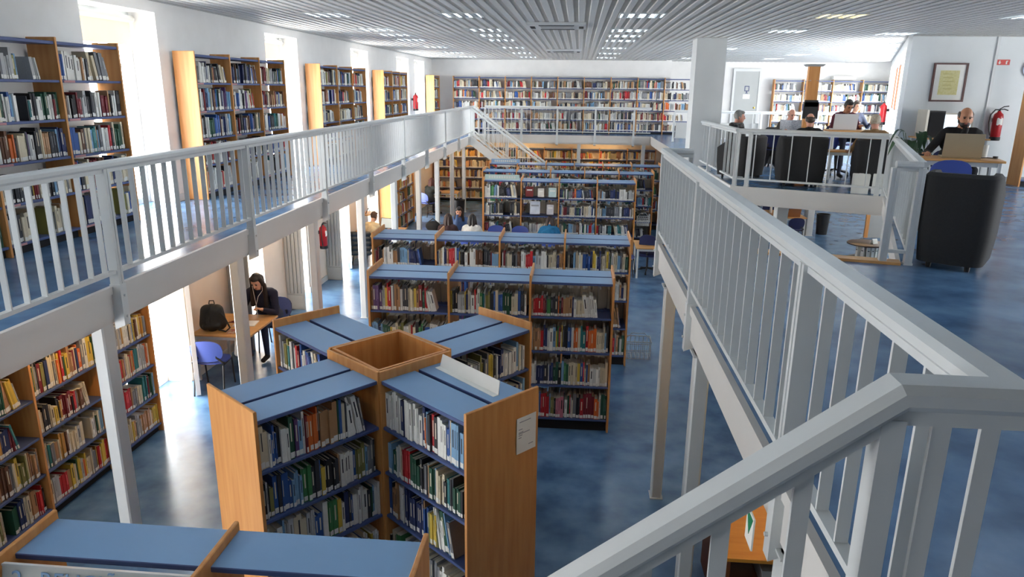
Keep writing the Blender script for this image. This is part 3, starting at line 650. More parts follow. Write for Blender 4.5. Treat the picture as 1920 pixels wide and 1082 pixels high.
    if hair:
        h = Blob()
        if hstyle in ('short','long','bob'):
            h.ell(hp(0,.022,.03),(.084,.092,.102),0,Hm); h.ell(hp(0,-.035,.085),(.062,.055,.035),0,Hm)
            for s in (-1,1): h.ell(hp(s*.068,.015,.0),(.016,.05,.055),0,Hm)
        if hstyle == 'balding':
            for s in (-1,1): h.ell(hp(s*.068,.02,.01),(.016,.058,.05),0,Hm)
            h.ell(hp(0,.062,-.005),(.07,.042,.062),0,Hm)
        if hstyle in ('long','bob'):
            dn = .36 if hstyle == 'long' else .14
            for s in (-1,1):
                h.cap(hp(s*.062,.0,.05),.036,hp(s*.088,-.0,-.07),.036); h.cap(hp(s*.088,0,-.07),.036,nk+Vector((s*.11,-.05,-dn*.65)),.036)
            h.cap(hp(-.035,.065,.02),.05,nk+Vector((-.05,.075,-dn)),.045); h.cap(hp(.035,.065,.02),.05,nk+Vector((.05,.075,-dn)),.045)
        V, F, tg = h.fuse(.011, 2); m2 = MB(); m2.v = [tuple(v) for v in V]; m2.f = F; m2.m = tg
        m2.build('hair', mat('hair_%d_%d_%d' % hair, hair, .45, .25, 40), t, True)
    if beard:
        h = Blob(); h.ell(hp(0,-.045,-.075),(.058,.05,.05),0,Hm)
        for s in (-1,1): h.cap(hp(s*.06,-.02,-.06),.02,hp(s*.07,.005,-.005),.012)
        V, F, tg = h.fuse(.01, 2); m2 = MB(); m2.v = [tuple(v) for v in V]; m2.f = F; m2.m = tg; m2.build('beard', mat('hair_%d_%d_%d' % (40,30,26), (40,30,26), .6, .2, 40), t, True)
    t['_hc'] = tuple(hc); t['_nk'] = tuple(nk)
    if extra: extra(t, hp, nk, Z, lean)
    for k in ('_hc','_nk'): del t[k]
    return t
def earphones(t, hp, nk, Z, lean):
    for s in (-1,1): MB().tube([hp(s*.078,-.02,-.03), hp(s*.07,-.06,-.12), nk+Vector((s*.03,-.14,-.08)), nk+Vector((.0,-.16,-.2))], .0035, 5).build('earphone_wire', PAPER, t)
    MB().tube([nk+Vector((.0,-.16,-.2)), nk+Vector((.03,-.2,-.33)), nk+Vector((.06,-.26,-.36))], .0035, 5).build('earphone_wire', PAPER, t)
def hood(t, hp, nk, Z, lean):
    h = Blob(); h.cap(nk+Vector((-.07,.05,-.01)),.045,nk+Vector((.07,.05,-.01)),.045)
    for s in (-1,1): h.cap(nk+Vector((s*.08,.04,-.01)),.04,nk+Vector((s*.05,-.07,-.04)),.03)
    V, F, tg = h.fuse(.013, 2); m2 = MB(); m2.v = [tuple(v) for v in V]; m2.f = F; m2.m = tg; m2.build('hood', cloth((70,26,38)), t, True)
    for s in (-1,1): MB().tube([nk+Vector((s*.04,-.1,-.05)), nk+Vector((s*.05,-.14,-.12)), nk+Vector((s*.045,-.15,-.24))], .006, 5).build('hood_cord', PAPER, t)
def scarf(t, hp, nk, Z, lean):
    h = Blob()
    for i in range(10):
        a, c = i*.628, (i+1)*.628; h.cap(nk+Vector((.09*math.cos(a),.09*math.sin(a),.0)),.05,nk+Vector((.09*math.cos(c),.09*math.sin(c),.0)),.05)
    h.cap(nk+Vector((.03,-.1,0)),.05,nk+Vector((.05,-.16,-.25)),.05)
    V, F, tg = h.fuse(.016, 1); m2 = MB(); m2.v = [tuple(v) for v in V]; m2.f = F; m2.m = tg; m2.build('scarf', mat('checked_scarf', (26,26,28), .9, 0, 28, rgb2=(120,118,116)), t, True)
# ---- ground floor, left: woman at the desk below the gallery
DG = 'small study desks'
table('study desk with a backpack and papers below the left gallery', (-5.62,9.64,0), 0, .9, 1.06, group=DG)
shell_chair('empty blue shell chair with its back to the camera at the study desk', (-5.18,9.42,0), R_(188))
shell_chair('dark blue shell chair under the woman with long dark hair', (-4.98,11.12,0), R_(0), CHAIRD)
person('woman with long dark hair and navy sweater studying at a desk', (-5.02,11.06,0), R_(-4), (24,28,52), (40,50,74), 'light', (28,20,18), lean=.2, nod=30, turn=2, hands=((-.16,-.52,.79),(.14,-.47,.79)), vox=.010, hstyle='long', extra=earphones, scale=1.12)
t = thing('backpack', 'black backpack standing on the study desk', 'backpack', (-5.38,9.88,.742), R_(15)); b = Blob()
b.cap((-.1,0,.1),.1,(-.07,0,.3),.1); b.cap((.1,0,.1),.1,(.07,0,.3),.1); b.cap((0,-.04,.1),.11,(0,0,.3),.11); b.cap((-.09,-.1,.09),.045,(.09,-.1,.09),.045); V, F, tg = b.fuse(.012, 3); m = MB(); m.v = [tuple(v) for v in V]; m.f = F; m.m = tg; m.build('bag', mat('black_nylon',(26,27,26),.6,.15,30), t, True)
MB().tube([(-.04,.03,.4),(-.03,.03,.45),(.03,.03,.45),(.04,.03,.4)], .009, 6).build('grab_handle', BLACK, t, True)
MB().tube([(.12,-.06,.3),(.2,-.1,.2),(.26,-.12,.06),(.2,-.14,.012),(.1,-.13,.04)], .014, 6).build('strap', BLACK, t, True); MB().tube([(-.02,-.15,.16),(.0,-.13,.3),(0,-.06,.39)], .012, 6).build('strap', BLACK, t, True)
PINK = mat('pinkish_print', (222,196,192), .8, 0, 30, rgb2=(238,232,228))
t = thing('open_folder', 'open folder of printed sheets in front of the studying woman', 'papers', (-5.02,10.2,.741), R_(8))
B('sheet', PINK, ((-.17,-.12,0),(0,.14,.02)), parent=t); B('sheet', PAPER, ((.005,-.12,0),(.16,.14,.012)), parent=t)
t = thing('newspaper', 'folded newspaper with reddish pictures near the desk edge', 'newspaper', (-4.98,9.86,.741), R_(20)); B('sheet', mat('newsprint',(198,176,150),.9,0,25,rgb2=(160,90,70)), ((-.16,-.1,0),(.15,.1,.012)), parent=t); B('picture', RED, ((-.1,.02,.012),(.08,.06,.0135)), parent=t)
t = thing('pencil_case_clutter', 'dark pens lying on the study desk behind the backpack', 'pens', (-5.25,10.28,.741))
for i in range(4): MB().tube([(-.09+.02*i,-.05+.03*i,.006),(.08+.01*i,-.03+.035*i,.006)], .006, 6).build('pen', [BLACK, RED, BLACK, mat('pen_blue',(40,60,130),.4)][i], t)
t = thing('white_bag', 'white carrier bag hanging beside the empty blue chair', 'bag', (-4.93,9.66,.42)); b = Blob(); b.cap((0,0,.05),.05,(0,.02,.24),.035); b.cap((.03,.03,.04),.045,(.02,.02,.2),.03); V, F, tg = b.fuse(.012,1); m = MB(); m.v = [tuple(v) for v in V]; m.f = F; m.m = tg; m.build('bag', PAPER, t, True)
extinguisher('red fire extinguisher on the lower left wall between the shutters', (-5.53,15.22,.84), R_(90), 1.1)
extinguisher('red fire extinguisher by the far windows of the left gallery', (-5.5,24.8,U+.85), R_(90), 1.15)
# ---- person with laptop farther along
table('study desk with an open laptop below the gallery', (-5.6,17.75,0), 0, 1.2, .7, group=DG)
shell_chair('chair hung with a black puffer jacket behind the beige sweater', (-5.2,17.3,0), R_(160), CHAIRD)
person('person in a beige sweater seen from behind at a laptop', (-5.12,17.42,0), R_(155), (204,182,146), (40,42,50), 'light', (70,44,28), lean=.12, nod=15, hands=((-.2,-.45,.79),(.12,-.45,.79)))
laptop('open black laptop with a pale screen on the gallery-side desk', (-4.86,18.15,.741), R_(168), BLACK, 105, .4, .27, mat('pale_screen',(206,220,222),.3,emit=.5))
t = thing('puffer_jacket', 'shiny black puffer jacket hanging over a chair', 'jacket', (-5.25,16.95,.3), R_(10)); b = Blob()
for i in range(5):
    for s in (-1,1): b.cap((s*.14-.09,-.02,.06+i*.12),.062,(s*.14+.09,-.02,.06+i*.12),.062)
V, F, tg = b.fuse(.014, 1); m = MB(); m.v = [tuple(v) for v in V]; m.f = F; m.m = tg; m.build('jacket', mat('black_nylon_gloss',(20,21,24),.28,.1,30), t, True)
t = thing('coat_rail_shelf', 'small wooden shelf with hangers on the wall behind the laptop user', 'shelf', (-5.62,18.6,1.05)); B('board', WOODX, ((0,-.3,0),(.25,.3,.03)), parent=t); MB().tube([(.12,-.2,.03),(.14,0,.16),(.12,.2,.03)], .01, 6).build('hanger', BLACK, t)
# ---- far left desk
shell_chair('blue shell chair under the woman with auburn hair', (-5.1,24.55,0), R_(150), CHAIRB)
person('woman with long auburn hair at the far left desk', (-5.1,24.6,0), R_(150), (40,46,44), (30,32,40), 'light', (74,32,24), lean=.14, nod=10, hands=((-.2,-.42,.8),(.2,-.35,1.05)), hstyle='long', vox=.018)
table('study desk in front of the woman with auburn hair', (-5.1,25.1,0), 0, .95, .65, group=DG)
def bin_(label, loc, r=.16, h=.42, m=BLACK):
    t = thing('waste_bin', label, 'bin', loc); MB().lathe([(r*.8,0),(r,h),(r*1.05,h),(r*1.05,h+.015),(r*.95,h+.015),(r*.95,h-.01),(r*.75,.02)], 18).build('bucket', m, t, True); MB().lathe([(r*.74,.02),(r*.74,.025)], 18).build('liner', DARK, t); return t
bin_('black waste bin between the far columns', (-3.98,24.4,0), .2, .6)
# ---- students around the table before the display bookcase
table('long study table in front of the display bookcase', (-3.7,17.86,0), 0, 3.6, .34, group=DG)
person('student with long brown hair seen from behind, left of two', (-3.15,17.42,0), R_(180), (58,34,34), (40,42,60), 'light', (52,32,26), hz=.46, lean=.1, nod=12, hstyle='long', hands=((-.2,-.4,.78),(.18,-.4,.78)), vox=.018)
person('student in pale blouse with long black hair seen from behind', (-2.55,17.45,0), R_(180), (214,210,200), (40,42,60), 'light', (30,24,22), hz=.46, lean=.1, nod=10, hstyle='long', hands=((-.2,-.4,.78),(.18,-.4,.78)), vox=.018)
person('student in denim facing the camera with a hand at her face', (-3.05,18.75,0), R_(5), (84,112,160), (40,42,60), 'light', (34,26,24), hz=.48, lean=.14, nod=15, hstyle='bob', hands=((-.05,-.28,1.12),(.2,-.42,.8)), vox=.018)
person('student in a teal jacket bent over the long table', (-.62,17.42,0), R_(180), (24,104,146), (40,42,60), 'light', (48,30,24), hz=.46, lean=.26, nod=45, hstyle='bob', hands=((-.25,-.4,.78),(.25,-.4,.78)), vox=.018)
for x_, lb in ((-3.15,'first'),(-2.55,'second'),(-.62,'third')): shell_chair('blue shell chair under the %s student from the left seen from behind' % lb, (x_,17.4,0), R_(180))
shell_chair('blue shell chair under the student in denim', (-3.05,18.78,0), 0)
shell_chair('empty blue shell chair left of the display shelf', (-2.05,18.32,0), 0); shell_chair('empty blue shell chair below the display shelf', (-1.42,18.32,0), 0)
t = thing('satchel', 'dark round bag on the long table beside a column', 'bag', (-3.62,18.0,.741)); b = Blob(); b.ell((0,0,.14),(.2,.14,.14)); V, F, tg = b.fuse(.02,1); m = MB(); m.v = [tuple(v) for v in V]; m.f = F; m.m = tg; m.build('bag', TUB, t, True); MB().tube([(-.12,0,.24),(0,0,.34),(.12,0,.24)], .012, 6).build('handle', BLACK, t)
def wire_basket(label, loc, w_=.4, d_=.3, h=.24, legs=0, rz=0):
    t = thing('wire_basket', label, 'basket', loc, rz); r = .006; m = MB()
    for z in (h, h*.5, 0): m.tube([(-w_/2,-d_/2,z),(w_/2,-d_/2,z),(w_/2,d_/2,z),(-w_/2,d_/2,z)], r if z < h else r*1.5, 6, closed=True)
    for i in range(6):
        x_ = -w_/2+w_*(i+.5)/6; m.tube([(x_,-d_/2,h),(x_,-d_/2,0),(x_,d_/2,0),(x_,d_/2,h)], r*.7, 5)
    for i in range(4):
        y_ = -d_/2+d_*(i+.5)/4; m.tube([(-w_/2,y_,h),(-w_/2,y_,0),(w_/2,y_,0),(w_/2,y_,h)], r*.7, 5)
    m.build('basket', WHITE, t); m = MB(); m.tube([(-w_/2,0,h),(-w_/4,0,h+.1),(w_/4,0,h+.1),(w_/2,0,h)], r, 6); m.build('handle', WHITE, t); return t
wire_basket('white wire basket standing in the aisle beside the bookcase rows', (1.12,11.5,.0), .42, .32, .3)
wire_basket('white wire basket on the floor near the far columns', (-3.1,21.3,0))
wire_basket('grey wire basket on the side of the display bookcase', (1.78,18.9,.9), .3, .3, .2)
# ---- desk and office chair on the right of the aisle
table('study desk beside the aisle right of the bookcase rows', (1.46,16.7,0), 0, .75, .95, group=DG)
t = thing('desk_lamp', 'small black object on the desk beside the aisle', 'desk lamp', (2.0,17.0,.741)); MB().lathe([(.06,0),(.06,.02),(.015,.03),(.012,.08)], 14).build('base', BLACK, t, True); MB().tube([(0,0,.08),(-.08,0,.1)], .02, 8).build('head', BLACK, t, True)
def office_chair(label, loc, rz):
    t = thing('office_chair', label, 'chair', loc, rz)
    MB().plate(oval(.23,.22,20,3), .07, lambda u,v,w_: (u, v, .43+w_)).build('seat', CHAIRD, t, True); MB().plate(oval(.2,.2,20,3), .05, lambda u,v,w_: (u, .25+w_-.4*u*u, .78+v)).build('backrest', CHAIRD, t, True)
    MB().tube([(0,0,.1),(0,0,.43)], .025, 10).build('gas_lift', BLACK, t, True); MB().tube([(0,.1,.44),(0,.29,.5),(0,.3,.75)], .018, 8).build('back_stem', BLACK, t, True)
    for i in range(5):
        a = i*2*math.pi/5+.3; e = (.28*math.cos(a), .28*math.sin(a)); sp = MB().tube([(0,0,.12),(e[0],e[1],.07)], [.022,.014], 7).build('spoke', BLACK, t, True); MB().tube([(e[0]-.02,e[1],.03),(e[0]+.02,e[1],.03)], .03, 10).build('castor', BLACK, sp, True)
    return t
office_chair('navy office chair on castors at the aisle desk', (1.8,17.35,0), R_(170)); shell_chair('blue shell chair half hidden behind the bookcase end at the aisle desk', (1.25,17.0,0), R_(80))
# counter under the foreground gallery
t = thing('return_desk', 'orange wooden counter below the foreground stair railing', 'counter', (1.28,5.05,0)); OR = mat('orange_wood', (222,150,52), .4, 0, 2.5, rgb2=(232,164,66), stretch=(1,9,9))
B('counter_top', OR, ((0,0,.71),(.85,1.0,.74)), parent=t); B('side_panel', mat('dark_wood',(120,68,34),.5,.1,5), ((.02,.02,0),(.05,.98,.71)),((.8,.02,0),(.83,.98,.71)), parent=t); B('shelf', mat('dark_wood2',(120,68,34),.5,.1,5), ((.05,.03,.42),(.8,.97,.45)), parent=t)
t = thing('storage_box', 'grey box on the shelf of the orange counter', 'box', (1.6,5.12,.451)); B('carton', GREY, ((0,0,0),(.4,.3,.13)), parent=t); B('lid', GREY, ((-.01,-.01,.13),(.41,.31,.15)), parent=t)
t = thing('hanging_sign', 'small green and white sign plate by the gallery post', 'sign', (.845,2.96,2.3), R_(90)); B('plate', PAPER, ((-.06,-.004,0),(.06,.004,.16)), parent=t); MB().add([(-.05,-.006,.15),(.05,-.006,.15),(.0,-.006,.05),(-.05,.006,.15),(.05,.006,.15),(.0,.006,.05)], [(0,2,1),(3,4,5),(0,1,4,3),(1,2,5,4),(2,0,3,5)]).build('green_arrow', mat('sign_signal_green',(0,128,84),.5), t)
# ---- ground floor seen through the stair opening
t = thing('round_table', 'dark round table holding white binders below the reading area', 'table', (7.15,18.0,0))
MB().lathe([(.43,.72),(.45,.73),(.45,.755),(.43,.765)], 32).build('table_top', mat('dark_round_wood',(66,50,42),.4,.1,6), t, True); MB().lathe([(.4,.37),(.4,.39)], 28).build('shelf', BLACK, t); MB().lathe([(.34,.0),(.34,.03)], 28).build('base', BLACK, t); MB().lathe([(.06,.0),(.06,.72)], 14).build('column', BLACK, t)
for i, a in enumerate((200,232,262,285,310,338)):
    a = R_(a); d = thing('binder', 'white ring binder under the round table, %s from left' % ORD[i], 'binder', (7.15+.26*math.cos(a), 18.0+.26*math.sin(a), .392), a+R_(90), 'binders under the round table')
    B('spine', PAPER, ((-.035,-.01,0),(.035,0,.31)), parent=d); B('cover', PAPER, ((-.035,0,0),(-.03,.2,.31)),((.03,0,0),(.035,.2,.31)), parent=d); B('spine_print', BLACK, ((-.02,-.012,.2),(.02,-.01,.22)), parent=d); B('pages', PAGES, ((-.028,.002,.005),(.028,.18,.3)), parent=d)
t = thing('table_card', 'small folded card standing on the dark round table', 'card', (7.28,17.9,.766), R_(20)); MB().add([(-.07,-.05,0),(.07,-.05,0),(.07,0,.12),(-.07,0,.12),(-.07,.05,0),(.07,.05,0)], [(0,1,2,3),(3,2,5,4)]).build('card', PAPER, t)
bin_('black waste bin beside the columns below the reading area', (7.75,23.1,0), .2, .62)
table('study table with a laptop below the reading area', (5.5,21.6,0), 0, 1.3, 1.4, group=DG); table('study table at the back below the reading area', (5.6,24.2,0), 0, 1.4, .8, group=DG)
laptop('brown laptop lid facing the camera below the reading area', (6.45,21.75,.741), 0, mat('laptop_brown',(140,96,64),.4), 110); 
for i, (x_, y_, rz, lb) in enumerate(((6.35,21.3,180,'navy chair back before the brown laptop'),(6.2,23.3,0,'navy chair beyond the table with the brown laptop'),(5.7,23.4,0,'navy chair in shadow left of its neighbour below the reading area'))): shell_chair(lb, (x_,y_,0), R_(rz), CHAIRD)
t = thing('bottle', 'white bottle on the shaded study table', 'bottle', (5.95,22.4,.741)); MB().lathe([(.035,0),(.037,.02),(.037,.17),(.015,.21),(.015,.24)], 14).build('body', PAPER, t, True); MB().lathe([(.018,.24),(.018,.265)], 12).build('cap', WHITE, t)
t = thing('notice_board', 'grey notice board framed in orange wood below the reading area', 'board', (9.0,22.7,0)); B('panel', GREY, ((0,0,.0),(.75,.04,2.2)), parent=t); B('post', WOOD, ((-.1,-.02,0),(0,.06,2.2)), parent=t); B('post', mat('red_brown',(120,60,34),.5,.1,5), ((.75,-.02,0),(1.2,.06,2.2)), parent=t)
# ================================================================== UPPER RIGHT: desk, man, armchair
DR = R_(-17); DC = Vector((4.26,9.82,U))
def dk(x_, y_, z=0): return (DC.x+x_*math.cos(DR)-y_*math.sin(DR), DC.y+x_*math.sin(DR)+y_*math.cos(DR), U+z)
table('white-legged desk of the man in black by the white wall', DC, DR, 1.08, .62, .8)
shell_chair('blue shell chair in front of the desk of the man in black', dk(.42,-.25), DR+R_(180))
person('bearded man in black at a laptop with a hand raised to his chin', dk(.66,.98), DR+R_(4), (20,20,22), (30,32,40), 'tan', (36,28,26), hz=.5, lean=.17, nod=18, hands=((-.38,-.4,.76),(.03,-.26,1.085)), vox=.010, hstyle='balding', beard=True, scale=1.09)
shell_chair('chair under the bearded man in black', dk(.66,1.05), DR, CHAIRD)
laptop('large beige laptop in front of the man in black', dk(.62,.2,.801), DR, mat('laptop_beige',(176,160,130),.4,.02,5), 100, .44, .3)
t = thing('mouse', 'dark mouse under the hand of the man in black', 'mouse', dk(.2,.48,.801)); MB().plate(oval(.03,.05,14,2.5), .025, lambda u,v,q: (u*(1-q*8), v*(1-q*6), q)).build('shell', BLACK, t, True); B('wheel', GREY, ((-.004,-.04,.02),(.004,-.02,.027)), parent=t)
t = thing('cup', 'white beaker on the desk beside the laptop', 'cup', dk(.93,.5,.801)); MB().lathe([(.03,0),(.034,.16),(.03,.16),(.027,.01)], 16).build('cup', PAPER, t, True); MB().lathe([(.029,.15),(.029,.152)], 14).build('rim_drink', WHITE, t)
t = thing('power_cable', 'thin black cable lying on the desk and trailing to the wall', 'cable', dk(.9,.3,.805)); MB().tube([(-.1,.0,.006),(.05,.05,.006),(.12,-.02,.006),(.16,.03,.006)], .006, 6).build('wire', BLACK, t); MB().lathe([(.03,0),(.03,.03)], 10, (.13,.0,0)).build('adapter', BLACK, t)
tub_chair('large black tub armchair standing behind the foreground railing', (3.66,7.16,U), R_(146), w_=.6, h=.9)
TER = mat('terracotta_leather', (176,104,62), .45, .06, 20)
o = tub_chair('terracotta armchair at the right edge of the picture', (3.42,4.42,U), R_(150), w_=.7, h=.78)
for ch in o.children:
    if ch.name.split('.')[0] in ('shell','cushion','base'): ch.data = ch.data.copy(); ch.data.materials[0] = TER
t = thing('side_table', 'small dark table between railing end and black armchair', 'table', (4.32,9.15,U)); B('table_top', BLACK, ((-.2,-.2,.5),(.2,.2,.53)), parent=t)
for sx in (-.16,.16):
    for sy in (-.16,.16): B('leg', BLACK, ((sx-.02,sy-.02,0),(sx+.02,sy+.02,.5)), parent=t)
# plant
t = thing('potted_plant', 'green leafy plant in a pot left of the man in black', 'plant', (4.78,10.95,U)); LEAF = mat('leaf_green',(44,78,48),.4,.2,12)
MB().lathe([(.11,0),(.15,.28),(.16,.3),(.14,.3),(.13,.26)], 18).build('pot', PAPER, t, True); MB().lathe([(.13,.25),(.13,.26)], 16).build('soil', DARK, t)
rg = random.Random(5)
for i in range(16):
    a = i*2.4; tl = rg.uniform(.2,.36); h0 = rg.uniform(.72,1.08); bx, by = math.cos(a), math.sin(a); n = 7; vs = []; fs = []
    st = [(0,0,.25),(bx*tl*.2,by*tl*.2,h0*.7),(bx*tl*.45,by*tl*.45,h0)]
    for k in range(n):
        u = k/(n-1); c = Vector((bx*tl*(.45+.55*u), by*tl*(.45+.55*u), h0+.06*math.sin(u*3.1)-.22*u*u)); wv = .055*math.sin(math.pi*min(1,u*.92+.06)); sd = Vector((-by,bx,0)); vs += [c-sd*wv+Vector((0,0,wv*.3)), c, c+sd*wv+Vector((0,0,wv*.3))]
    for k in range(n-1): fs += [(k*3,k*3+1,k*3+4,k*3+3),(k*3+1,k*3+2,k*3+5,k*3+4)]
    l_ = MB().add(vs, fs).build('leaf', LEAF, t, True); MB().tube(st, .006, 5).build('stalk', LEAF, l_)
# things at the white wall
table('desk with a monitor against the white wall', (6.6,14.66,U), 0, 1.2, .7, .78)
t = thing('computer_tower', 'black computer tower on the desk at the white wall', 'computer', (6.68,14.8,U+.781)); B('case', BLACK, ((0,0,0),(.3,.4,.5)), parent=t); B('front_panel', TUB, ((.02,-.01,.02),(.28,0,.48)), parent=t); B('side_strip', SILVER, ((-.04,-.01,0),(0,.4,.52)), parent=t)
t = thing('monitor', 'monitor with a bright screen behind the man in black', 'monitor', (7.28,14.95,U+.781)); B('housing', SILVER, ((-.3,0,.08),(.3,.04,.46)), parent=t); B('screen', mat('white_screen',(206,224,240),.3,emit=1.2), ((-.26,-.004,.11),(.26,0,.43)), parent=t); B('stand', SILVER, ((-.04,.02,0),(.04,.05,.1)),((-.12,-.06,0),(.12,.14,.012)), parent=t)
t = thing('picture_frame', 'framed yellowed document in dark wood on the white wall', 'picture', (7.22,15.415,4.15)); FW = mat('mahogany',(74,30,26),.4,.1,6); m = MB()
for a, b_ in (((-.32,-.03,0),(.32,0,.03)),((-.32,-.03,.7),(.32,0,.73)),((-.32,-.03,.03),(-.285,0,.7)),((.285,-.03,.03),(.32,0,.7))): m.box(a, b_)
m.build('frame', FW, t); B('mount', PAPER, ((-.285,-.012,.03),(.285,-.004,.7)), parent=t); B('document', mat('yellow_document',(214,206,140),.8,0,30,rgb2=(226,220,170)), ((-.18,-.014,.13),(.18,-.012,.59)), parent=t)
for k in range(5): B('print_line', mat('faded_ink',(188,178,116),.8), ((-.13+.01*k,-.0155,.52-k*.07),(.05+.02*(k%3),-.014,.53-k*.07)), parent=t)
t = thing('safety_sign', 'red extinguisher sign with white arrow on the white wall', 'sign', (8.17,15.415,4.9)); B('plate', mat('sign_red',(200,60,52),.5), ((-.125,-.006,-.05),(.125,0,.05)), parent=t)
MB().add([(-.075,-.008,.03),(-.055,-.008,.03),(-.055,-.008,-.005),(-.035,-.008,-.005),(-.065,-.008,-.038),(-.095,-.008,-.005),(-.075,-.008,-.005)], [(6,5,4,3,2,1,0)][::-1]).build('arrow', PAPER, t); B('pictogram', PAPER, ((.05,-.008,-.035),(.075,-.006,.015)),((.055,-.008,.015),(.09,-.006,.028)), parent=t)
extinguisher('red fire extinguisher with black hose on the white wall at right', (8.2,15.28,U+.72), 0, 1.18)
t = thing('wall_clock', 'pale round disc on the white wall at the right edge', 'clock', (8.72,15.41,4.78)); o = MB().lathe([(.16,0),(.17,.01),(.17,.03),(.15,.035)], 28).build('dial', mat('pale_blue_disc',(206,212,232),.5), t, True); o.rotation_euler = (R_(90),0,0); o = MB().lathe([(.01,.036),(.01,.04)], 8).build('hub', GREY, t); o.rotation_euler = (R_(90),0,0)
# display bookcase at the right edge
bc = bookcase('tall display bookcase at the right edge behind the desk', (7.95,13.76,U), 0, 1, 1.1, [.12,.55,1.0,1.45,1.85], 2.05, 2.1, .38, short='right edge bookcase', sides='')
POST = [mat('poster_blue',(70,110,160),.5,0,6,rgb2=(160,190,210)), mat('poster_navy',(34,42,92),.5), mat('poster_grey',(190,192,198),.6,0,6,rgb2=(60,62,70))]
for i, (x_, z, w_, h_) in enumerate(((.12,.58,.3,.3),(.14,1.03,.34,.3),(.2,1.48,.28,.28),(.62,1.03,.3,.3),(.6,.58,.3,.3))):
    t = thing('display_book', 'face-out %s book on the %s shelf of the right edge display bookcase' % (['navy','grey','blue','pale','dark'][i], ['lower','middle','upper','middle','lower'][i]), 'book', (7.95+x_,13.85,U+z), 0, 'face-out books on the right edge bookcase'); t.rotation_euler = (R_(-12),0,0)
    B('cover', POST[(1,2,0,2,1)[i]], ((0,0,0),(w_,.02,h_)), parent=t); B('title_band', PAPER, ((.04,-.002,.04),(w_-.04,0,.09)), parent=t); B('picture', POST[(0,1,1,0,2)[i]], ((.07,-.002,.12),(w_-.07,0,h_-.03)), parent=t)
# ================================================================== READING AREA
AG = 'black tub armchairs in the reading area'
tub_chair('black armchair of the bald man seen from behind', (3.95,13.3,U), R_(170), AG, .8, .86); tub_chair('black armchair of the old man, nearest the railing corner', (5.12,12.85,U), R_(168), AG, .8, .86); tub_chair('dark armchair of the man in a checked scarf', (3.14,14.3,U), R_(225), AG, .72, .8); tub_chair('dark armchair of the man reading a newspaper', (4.6,16.7,U), R_(10), AG, .76, .84)
person('bald man in black seen from behind in an armchair', (4.08,13.45,U), R_(172), (26,26,28), (40,42,50), 'pink', (70,56,48), hz=.42, lean=-.04, nod=6, hstyle='balding', hands=((-.25,-.35,.62),(.25,-.35,.62)))
person('old man in a brown coat seen from behind in an armchair', (5.02,12.98,U), R_(172), (136,106,72), (30,30,34), 'pink', (176,164,146), hz=.42, lean=.0, nod=6, hstyle='short', hands=((-.3,-.3,.62),(.28,-.35,.62)))
person('grey-haired man in a checked scarf in profile', (2.98,14.5,U), R_(80), (36,38,40), (40,40,44), 'pink', (120,120,116), hz=.42, lean=.05, nod=4, hstyle='short', hands=((-.2,-.42,.6),(.2,-.42,.6)), extra=scarf)
person('bald man reading a newspaper facing the camera', (4.57,16.62,U), R_(8), (70,62,56), (50,52,60), 'pink', (190,180,172), hz=.44, lean=.08, nod=22, hstyle='balding', hands=((-.26,-.38,.8),(.26,-.38,.8)))
t = thing('newspaper', 'open newspaper held by the man facing the camera', 'newspaper', (4.56,16.15,U+.68), R_(8))
NEWS = mat('news_grey',(196,198,200),.9,0,40,rgb2=(150,152,158))
for s in (-1,1): MB().add([(0,.02,0),(s*.3,-.06,.02),(s*.3,-.02,.36),(0,.06,.34),(0,.024,0),(s*.3,-.056,.02),(s*.3,-.016,.36),(0,.064,.34)], [(0,1,2,3) if s > 0 else (3,2,1,0),(7,6,5,4) if s > 0 else (4,5,6,7),(0,4,5,1),(2,6,7,3)]).build('page', NEWS, t)
table('tall laptop table in the reading area', (4.72,14.2,U), 0, .85, .5, .92); table('low wooden table behind the armchairs', (4.42,13.75,U), R_(-4), .8, .4, .58)
person('young man in a burgundy hoodie behind a white laptop', (5.16,15.0,U), R_(6), (88,30,46), (40,44,60), 'tan', (26,22,22), hz=.66, lean=.1, nod=28, hands=((-.18,-.38,.98),(.18,-.38,.98)), hstyle='short', extra=hood)
laptop('white laptop in front of the young man in burgundy', (5.02,14.42,U+.921), R_(-4), mat('laptop_white',(222,224,226),.4), 100, .42, .28)
person('man in navy behind the young man in burgundy', (6.2,17.4,U), R_(14), (34,42,62), (36,38,48), 'light', (70,60,54), hz=.6, lean=.05, nod=10, hands=((-.2,-.4,.95),(.2,-.4,.95)), hstyle='short', vox=.018)
office_chair('stool chair under the young man in burgundy', (5.16,15.05,U+.0), 0); shell_chair('chair under the man in navy at the back of the reading area', (6.2,17.45,U), R_(10), CHAIRD)
shell_chair('blue chair back beside the wooden post in the reading area', (4.78,13.98+.9,U), R_(186))
t = thing('newspaper_post', 'wooden newspaper post with black racks in the reading area', 'newspaper stand', (4.33,14.4,U)); B('post', WOOD, ((-.1,-.05,0),(.1,.05,2.06)), parent=t); MB().add([(-.13,-.1,2.06),(.13,-.1,2.06),(.13,.1,2.06),(-.13,.1,2.06),(-.17,-.13,2.1),(.17,-.13,2.1),(.17,.13,2.1),(-.17,.13,2.1)], [(0,3,2,1),(4,5,6,7),(0,1,5,4),(1,2,6,5),(2,3,7,6),(3,0,4,7)]).build('cap', GREY, t)
B('foot', WOOD, ((-.25,-.2,0),(.25,.2,.04)), parent=t)
for z, w_, h_ in ((1.12,.27,.3),(1.34,.24,.12)): B('rack', BLACK, ((-w_/2,-.09,z),(w_/2,-.05,z+h_)), parent=t)
for s in (-1,1): MB().tube([(s*.15,-.08,1.45),(s*.15,-.08,1.8),(s*.05,-.07,1.81)], .006, 5).build('wire_hook', GREY, t)
